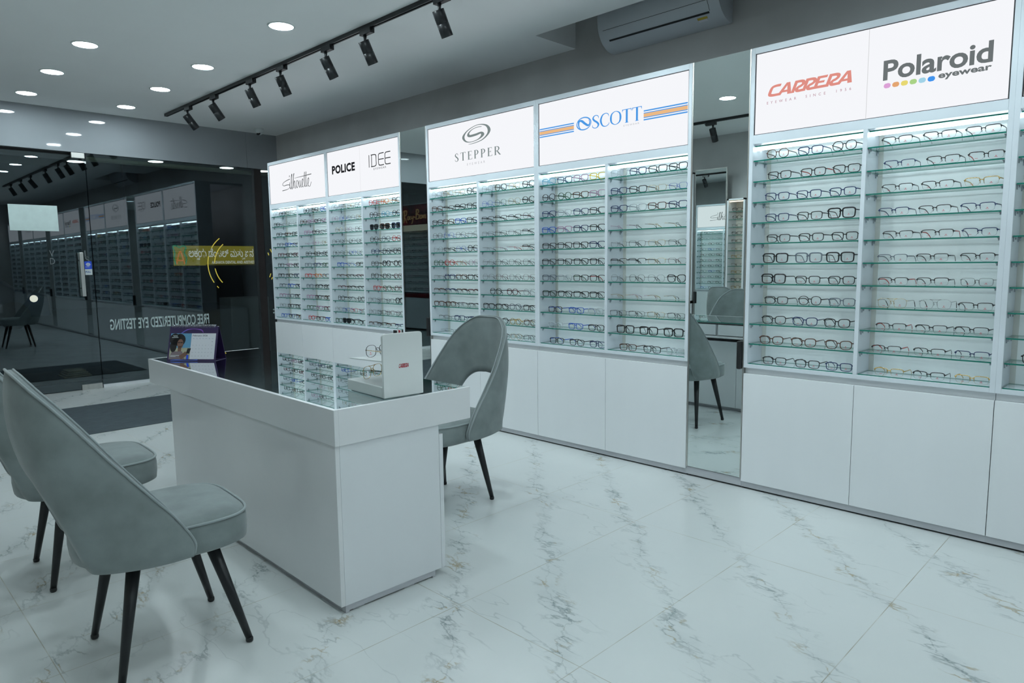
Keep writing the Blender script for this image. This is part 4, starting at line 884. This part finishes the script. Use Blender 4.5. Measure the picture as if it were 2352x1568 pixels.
def make_chair(loc, rz, label):
    r = empty('upholstered_chair', loc, rz, label, 'chair', 'grey velvet chairs around the counter')
    full, outer, inner = shell_geo()
    q = MB(); a = q.grid(outer); b = q.grid([row[::-1] for row in inner]); nr = len(outer); nv = len(outer[0])
    for i in range(nr-1):
        q.face([a+i*nv, a+(i+1)*nv, b+(i+1)*nv+nv-1, b+i*nv+nv-1], 0, True)
        q.face([a+(i+1)*nv+nv-1, a+i*nv+nv-1, b+i*nv, b+(i+1)*nv], 0, True)
    for i in (0, nr-1):
        for j in range(nv-1):
            f4 = [a+i*nv+j, a+i*nv+j+1, b+i*nv+nv-2-j, b+i*nv+nv-1-j]
            q.face(f4 if i == 0 else f4[::-1], 0, True)
    back = q.build('backrest', MT['velvet'], r)
    tube_path([o[0]+Vector((0, 0, 0.002)) for o in outer], 0.0042).build('piping', MT['piping'], r, loc=None).parent = back
    tube_path([o[0] for o in inner], 0.0036).build('piping', MT['piping'], back)
    m0, m1 = int(nr*0.20), int(nr*0.80)
    tube_path([o[-1].lerp(i_[-1], 0.5) for o, i_ in zip(outer, inner)][m0:m1], 0.0045).build('piping', MT['piping'], back)
    # cushion
    def ring(z, g, crown=0.0):
        P = []
        for i in range(40):
            t = 2*PI*i/40; c, s = math.cos(t), math.sin(t)
            ex = 4.2 if s > 0 else 2.6
            hw = 0.236 if s < 0 else 0.243
            x = math.copysign(abs(c)**(2/ex), c)*(hw-g); y = math.copysign(abs(s)**(2/ex), s)*((0.262 if s > 0 else 0.265)-g) - 0.020
            P.append((x*(1-0.10*max(0, -y/0.28)), y, z))
        return P
    q = MB(); rows = [ring(0.378, 0.05), ring(0.374, 0.02), ring(0.384, 0.004), ring(0.42, 0.0), ring(0.455, 0.001), ring(0.472, 0.004), ring(0.486, 0.018), ring(0.4955, 0.05), ring(0.500, 0.10), ring(0.502, 0.17), ring(0.5025, 0.225)]
    q.grid(rows, closed=True); q.face([j for j in range(40)][::-1]); bb = len(q.v)-40; q.face([bb+j for j in range(40)])
    seat = q.build('seat', MT['velvet'], r)
    q = MB(); q.tube(ring(0.4785, 0.004), 0.0048, 7, closed=True); q.build('piping', MT['piping'], seat)
    for sx in (-1, 1):
        for (tx, ty, fx, fy) in ((0.155, 0.098, 0.200, 0.200), (0.150, -0.130, 0.200, -0.203)):
            q = MB(); q.tube([(sx*tx, ty, 0.395), (sx*(tx*0.3+fx*0.7), ty*0.3+fy*0.7, 0.395*0.3+0.012*0.7), (sx*fx, fy, 0.012)], [0.0225, 0.0148, 0.0115], 14)
            lg = q.build('leg', MT['blackmetal'], r)
            q = MB(); q.lathe([(0.0, 0.0), (0.010, 0.0), (0.0128, 0.004), (0.0128, 0.013), (0.0112, 0.017)], 14, (sx*fx, fy, 0)); q.build('foot_cap', MT['black'], lg)
    return r
ch1 = make_chair((6.010, -2.905, 0), math.radians(-3.7), 'grey velvet chair with black legs at the customer side, closer to camera end of counter')
def dup(src, loc, rz, label):
    r = src.copy(); COL.objects.link(r); r.location = loc; r.rotation_euler = (0, 0, rz); r['label'] = label
    for ch in list(src.children):
        c = ch.copy(); COL.objects.link(c); c.parent = r
        for g in ch.children: d = g.copy(); COL.objects.link(d); d.parent = c
    return r
ch1['label'] = 'grey velvet chair standing in front of the counter, whole seat and legs visible'
dup(ch1, (5.078, -2.898, 0), math.radians(-2.6), 'grey velvet chair in front of the counter, mostly hidden behind another chair')
dup(ch1, (5.595, -1.325, 0), math.radians(181.5), 'grey velvet chair behind the counter, facing out with arched back opening')
dup(ch1, (4.90, -3.95, 0), math.radians(186), 'grey velvet chair by the opposite wall, seen only as a reflection').location = (4.62, -4.12, 0)

# door mat
mb = MB(); mb.box(1.04, 2.345, -3.60, -0.75, 0.0, 0.008)
tag(mb.build('door_mat', MT['rug'], bevel=0.003), 'dark grey ribbed mat on the marble floor inside the door', 'mat')

# ------------------------------------------------------------------ ceiling fittings
DLAB = {(0, 0): 'round recessed ceiling light beside the track, closest to the shopfront', (1, 0): 'round recessed ceiling light beside the track, second from the shopfront', (2, 0): 'round recessed ceiling light beside the track, third from the shopfront',
        (3, 0): 'round recessed ceiling light beside the track, fourth from the shopfront', (0, 1): 'round recessed ceiling light away from the track, closest to the shopfront',
        (1, 1): 'round recessed ceiling light away from the track, second from the shopfront', (2, 1): 'round recessed ceiling light away from the track, third from the shopfront'}
dproto = None
for j, y in enumerate((-1.25, -2.11, -3.05)):
    for i, x in enumerate((0.52, 1.515, 2.515, 3.88, 4.98, 6.05, 7.2, 8.35, 9.5, 10.7, 11.9)):
        if dproto is None:
            r = empty('downlight', (x, y, ZC)); dp = []
            q = MB(); q.lathe([(0.080, -0.001), (0.081, -0.006), (0.092, -0.004), (0.093, 0.0)], 40); dp.append(q.build('trim_ring', MT['pwhite'], r))
            q = MB(); q.lathe([(0.0, -0.0035), (0.080, -0.0035)], 40); dp.append(q.build('diffuser', MT['down'], r)); dproto = r
        else:
            r = dproto.copy(); COL.objects.link(r); r.location = (x, y, ZC)
            for o in dp: d = o.copy(); COL.objects.link(d); d.parent = r
        lab = DLAB.get((i, j))
        tag(r, lab or 'round recessed ceiling light further inside the shop', 'light', 'recessed ceiling lights' if lab else 'recessed ceiling lights further inside')
YT = -0.83
def track(x0, x1, y, label):
    q = MB(); q.box(x0, x1, y-0.017, y-0.006, ZC-0.028, ZC); q.box(x0, x1, y+0.006, y+0.017, ZC-0.028, ZC); q.box(x0, x1, y-0.006, y+0.006, ZC-0.008, ZC)
    q.box(x0-0.004, x0, y-0.017, y+0.017, ZC-0.028, ZC)
    return tag(q.build('light_track', MT['blackmetal']), label, 'track')
track(0.43, 8.6, YT, 'long black lighting track along the ceiling')
track(2.2, 7.4, -3.95, 'second black lighting track near the opposite wall')
sproto = None
def spot(x, y, rz, tilt, label, group):
    """adapter on the track, stem, cylindrical head tilted towards the display wall"""
    global sproto
    key = round(tilt, 3)
    if sproto is None: sproto = {}
    if key not in sproto:
        r = empty('track_spotlight'); ps = []
        q = MB(); q.box(-0.065, 0.065, -0.019, 0.019, -0.062, -0.026); q.box(0.065, 0.082, -0.006, 0.006, -0.045, -0.036); ps.append(q.build('adapter', MT['blackmetal'], r, 0.002))
        q = MB(); q.lathe([(0.013, -0.062), (0.0095, -0.085), (0.0095, -0.128)], 12, (-0.025, 0, 0)); ps.append(q.build('stem', MT['blackmetal'], r))
        m = Matrix.Translation((-0.025, 0.0, -0.128)) @ Matrix.Rotation(tilt, 4, 'X')
        q = MB(); q.lathe([(0.0, 0.030), (0.036, 0.030), (0.038, 0.028), (0.038, -0.048), (0.0365, -0.049), (0.0365, -0.051), (0.038, -0.052), (0.038, -0.130), (0.034, -0.131), (0.032, -0.122)], 26); q.xf(m); hd = q.build('head', MT['blackmetal'], r); ps.append(hd)
        q = MB(); q.lathe([(0.0, -0.122), (0.0325, -0.122)], 26); q.xf(m)
        q.f = [f[::-1] for f in q.f]; ln = q.build('lamp_face', MT['spotface'], hd)
        sproto[key] = (r, ps, ln); fresh = True
    else: fresh = False
    src, ps, ln = sproto[key]
    if fresh: r = src
    else:
        r = src.copy(); COL.objects.link(r)
        for o in ps:
            d = o.copy(); COL.objects.link(d); d.parent = r
            if o.name.startswith('head'): e = ln.copy(); COL.objects.link(e); e.parent = d
    r.location = (x, y, ZC); r.rotation_euler = (0, 0, rz)
    ld = bpy.data.lights.new('spot_beam', 'SPOT'); ld.energy = SPOTW; ld.color = LIGHT; ld.spot_size = math.radians(95); ld.spot_blend = 0.9; ld.shadow_soft_size = 0.032
    lo = bpy.data.objects.new('spot_beam', ld); COL.objects.link(lo); lo.parent = r
    lo.matrix_local = Matrix.Translation((-0.025, 0.0, -0.128)) @ Matrix.Rotation(tilt, 4, 'X') @ Matrix.Translation((0, 0, -0.135))
    return tag(r, label, 'spotlight', group)
for k, x in enumerate((1.055, 1.700, 2.490, 3.055, 3.770, 4.295, 5.11, 6.215, 7.0, 7.9)):
    spot(x, YT, math.radians(0), math.radians((38, 36, 27, 26, 30, 28, 27, 36, 30, 28)[k]), 'black cylindrical spotlight on the long track, %s from the shopfront' % ORD[k], 'track spotlights')
for k, x in enumerate((3.10, 4.305, 5.50, 6.70)):
    spot(x, -3.95, math.radians(180), math.radians(30), 'black spotlight on the second track, %s from the shopfront' % ORD[k], 'second track spotlights')

ac = empty('air_conditioner', (5.795, YW, 2.845), 0, 'white split air conditioner in the ceiling niche', 'air conditioner')
AP = [(0.0, 0.0), (-0.055, 0.002), (-0.105, 0.018), (-0.155, 0.052), (-0.190, 0.100), (-0.208, 0.160), (-0.210, 0.235), (-0.17, 0.285), (0.0, 0.29)]
prof = [tuple(p) for p in catmull([(0, a, b) for a, b in AP], 4)]
q = MB(); rows = [[(x, p[1]*s-0.001, 0.002+p[2]*(1 if s == 1 else 0.97)) for p in prof] for x, s in ((-0.475, 0.96), (-0.468, 1), (0.458, 1), (0.466, 0.96))]
q.grid(rows); q.poly(rows[0]); q.poly(rows[-1][::-1]); q.build('body', MT['acwhite'], ac)
q = MB(); q.hexa([(-0.40, -0.1560, 0.0465), (0.385, -0.1560, 0.0465), (0.385, -0.1500, 0.0500), (-0.40, -0.1500, 0.0500), (-0.40, -0.1640, 0.0555), (0.385, -0.1640, 0.0555), (0.385, -0.158, 0.060), (-0.40, -0.158, 0.060)]); q.build('outlet_slot', MT['gap'], ac)
q = MB(); q.tube([(-0.43, -0.1995, 0.118), (0.39, -0.1995, 0.118)], 0.0013, 5); q.tube([(0.39, -0.1995, 0.118), (0.395, -0.185, 0.082), (0.392, -0.165, 0.058)], 0.0013, 5); q.build('panel_joint', MT['gap'], ac)
q = MB(); q.lathe([(0.0, 0.0), (0.035, 0.001), (0.040, -0.006)], 20, (0.467, -0.11, 0.16), axis='x'); q.build('end_cap', MT['acwhite'], ac)
q = MB(); q.box(0.290, 0.360, -0.1255, -0.1245, 0.0268, 0.0270); q.hexa([(0.29, -0.128, 0.0290), (0.36, -0.128, 0.0290), (0.36, -0.128, 0.0300), (0.29, -0.128, 0.0300), (0.29, -0.1400, 0.0385), (0.36, -0.1400, 0.0385), (0.36, -0.1400, 0.0395), (0.29, -0.1400, 0.0395)]); q.build('warning_label', YEL, ac)
q = MB(); q.hexa([(0.295, -0.112, 0.0188), (0.355, -0.112, 0.0188), (0.355, -0.112, 0.0200), (0.295, -0.112, 0.0200), (0.295, -0.127, 0.0272), (0.355, -0.127, 0.0272), (0.355, -0.127, 0.0285), (0.295, -0.127, 0.0285)]); q.build('warning_label', CARD, ac)

cc = empty('security_camera', (0.31, 0.28, ZC), 0, 'small white dome security camera under the ceiling corner', 'camera')
q = MB(); q.lathe([(0.0, -0.042), (0.044, -0.042), (0.050, -0.030), (0.052, 0.0)], 24); q.build('base', MT['pwhite'], cc)
q = MB(); q.lathe([(0.0, -0.075), (0.018, -0.072), (0.034, -0.062), (0.042, -0.042), (0.040, -0.02)], 24, (0, 0, 0)); q.build('ball', MT['pwhite'], cc)
q = MB(); q.lathe([(0.0, 0.0), (0.022, 0.001), (0.024, 0.006), (0.020, 0.010)], 18); q.xf(Matrix.Translation((0.026, -0.026, -0.060)) @ Matrix.Rotation(math.radians(-45), 4, 'Z') @ Matrix.Rotation(math.radians(60), 4, 'Y') @ Matrix.Rotation(PI, 4, 'X')); q.build('lens', MT['black'], cc)

# ------------------------------------------------------------------ opposite wall (seen in the mirrors and in the glass)
YO = -4.674
def opp_unit(x0, x1, zt, zb, back, lit, label, header=None, shelves=9, ztop=None, cat='display unit'):
    r = empty('wall_display_unit', ((x0+x1)/2, YO, 0), 0, label, cat, 'display units on the opposite wall')
    q = MB(); q.box(x0, x0+0.022, YF+0.01, YO, zb, zt); q.box(x1-0.022, x1, YF+0.01, YO, zb, zt); q.box(x0, x1, YF+0.01, YO, zt-0.02, zt); q.box(x0, x1, YF+0.01, YO, zb, zb+0.02); q.box(x0, x1, YF+0.01, YO-0.005, 0.05, zb-0.02)
    wb(q, 'frame', MT['white'], r)
    q = MB(); q.box(x0+0.022, x1-0.022, YF+0.01, YF+0.06, zb+0.02, zt-0.02); wb(q, 'back_panel', back, r)
    top = ztop or zt-0.02
    q = MB(); q.tube([(x0+0.03, YO-0.02, top-0.015), (x1-0.03, YO-0.02, top-0.015)], 0.006, 6); wb(q, 'light_strip', lit, r)
    zs = [zb+0.045+(top-0.14-zb-0.045)*i/(shelves-1) for i in range(shelves)]
    for z in zs:
        q = MB(); q.box(x0+0.024, x1-0.024, YF+0.07, YO-0.01, z-0.006, z, 0, edge=1); wb(q, 'shelf', [MT['shelfglass'], MT['shelfedge']], r)
    return r, zs
st2 = (MB(), []); r3 = random.Random(11)
rb, zs = opp_unit(1.25, 3.665, 2.485, 0.76, MT['white'], MT['cream_em'], 'shelving unit with dark red header on the opposite wall', shelves=10, ztop=2.06)
q = MB(); q.box(1.272, 3.643, YO-0.03, YO+0.004, 2.078, 2.274); q.box(1.272, 3.643, YO-0.03, YO+0.004, 2.282, 2.463); wb(q, 'header_panel', MT['redposter'], rb)
q = MB(); q.box(1.272, 3.643, YO-0.03, YO+0.002, 1.962, 2.076); wb(q, 'glow_band', MT['cream_em'], rb)
q = MB(); q.box(1.272, 3.643, YO-0.02, YO+0.004, 0.66, 0.738); wb(q, 'lower_panel', MT['redposter'], rb)
ray_ = rib([(0.02, 0.62, 0.05), (0.10, 0.80, 0.07), (0.30, 0.93, 0.07), (0.42, 0.82, 0.07), (0.36, 0.62, 0.06), (0.16, 0.50, 0.05)]) + rib([(0.24, 0.88, 0.07), (0.20, 0.5, 0.08), (0.14, 0.05, 0.06)]) + rib([(0.18, 0.50, 0.04), (0.30, 0.32, 0.06), (0.42, 0.04, 0.05)])
ray_ += rib([(0.62, 0.50, 0.05), (0.50, 0.48, 0.05), (0.48, 0.30, 0.06), (0.58, 0.28, 0.05), (0.66, 0.50, 0.05), (0.66, 0.30, 0.05), (0.74, 0.30, 0.04)]) + rib([(0.76, 0.50, 0.05), (0.80, 0.34, 0.05), (0.90, 0.36, 0.04), (0.94, 0.52, 0.05), (0.90, 0.2, 0.05), (0.82, -0.02, 0.05)]) + ell(1.06, 0.42, 0.05, 0.05, 10)
ray_ += rib([(1.24, 0.95, 0.07), (1.20, 0.5, 0.07), (1.16, 0.25, 0.06)]) + rib([(1.20, 0.95, 0.05), (1.38, 0.90, 0.06), (1.40, 0.74, 0.06), (1.24, 0.62, 0.05), (1.42, 0.54, 0.06), (1.40, 0.32, 0.06), (1.16, 0.26, 0.05)])
ray_ += rib([(1.66, 0.52, 0.05), (1.54, 0.50, 0.05), (1.52, 0.32, 0.06), (1.62, 0.30, 0.05), (1.70, 0.52, 0.05), (1.70, 0.32, 0.05)]) + rib([(1.80, 0.52, 0.05), (1.78, 0.30, 0.05), (1.86, 0.50, 0.05), (1.94, 0.50, 0.05), (1.94, 0.30, 0.05), (2.02, 0.34, 0.03)])
fr = fit(ray_, -2.80, -2.02, 2.10, 2.38)
wletter('lettering', [([[(-p[0], p[1]+0.10*(-p[0]*-1+2.4)*0) for p in q_] for q_ in fr], MT['gold_em'])], YO+0.006, rb, rb)
for z in zs:
    x = 1.33
    while x < 3.56: rest_glasses(r3.choice('rrompcR'), r3.choice('kkktbgyp'), Vector((x+0.07, YO-0.035, z+0.0004)), PI, st2); x += 0.18
uu, zs = opp_unit(4.155, 4.40, 2.102, 0.60, MT['warmback'], MT['warm'], 'slim warm-lit shelving unit on the opposite wall', shelves=14)
for z in zs: rest_glasses(r3.choice('rrom'), r3.choice('kkyt'), Vector((4.28, YO-0.035, z+0.0004)), PI, st2)
uu, zs = opp_unit(4.425, 6.6, 2.102, 0.60, MT['warmback'], MT['warm'], 'wide warm-lit shelving unit on the opposite wall', shelves=14)
for z in zs[::2]:
    x = 4.5
    while x < 6.5: rest_glasses(r3.choice('rrom'), r3.choice('kkyt'), Vector((x+0.05, YO-0.035, z+0.0004)), PI, st2); x += 0.26
tag(st2[0].build('eyeglasses_display', st2[1]), 'eyeglasses filling the opposite wall shelves, seen in the mirrors', 'eyeglasses', kind='stuff')
r = empty('mirror_door', (3.92, YO, 0), 0, 'tall mirror door on the opposite wall', 'mirror')
q = MB(); q.box(3.70, 4.135, YO-0.006, YO, 0.06, 2.50); wb(q, 'mirror_panel', MT['mirror'], r)
q = MB(); q.box(3.69, 4.145, YO-0.03, YO-0.007, 0.0, 2.51); wb(q, 'door_frame', MT['steel'], r)
q = MB(); q.box(3.705, 3.735, YO+0.001, YO+0.02, 0.745, 0.905); wb(q, 'handle', MT['black'], r, bevel=0.005)
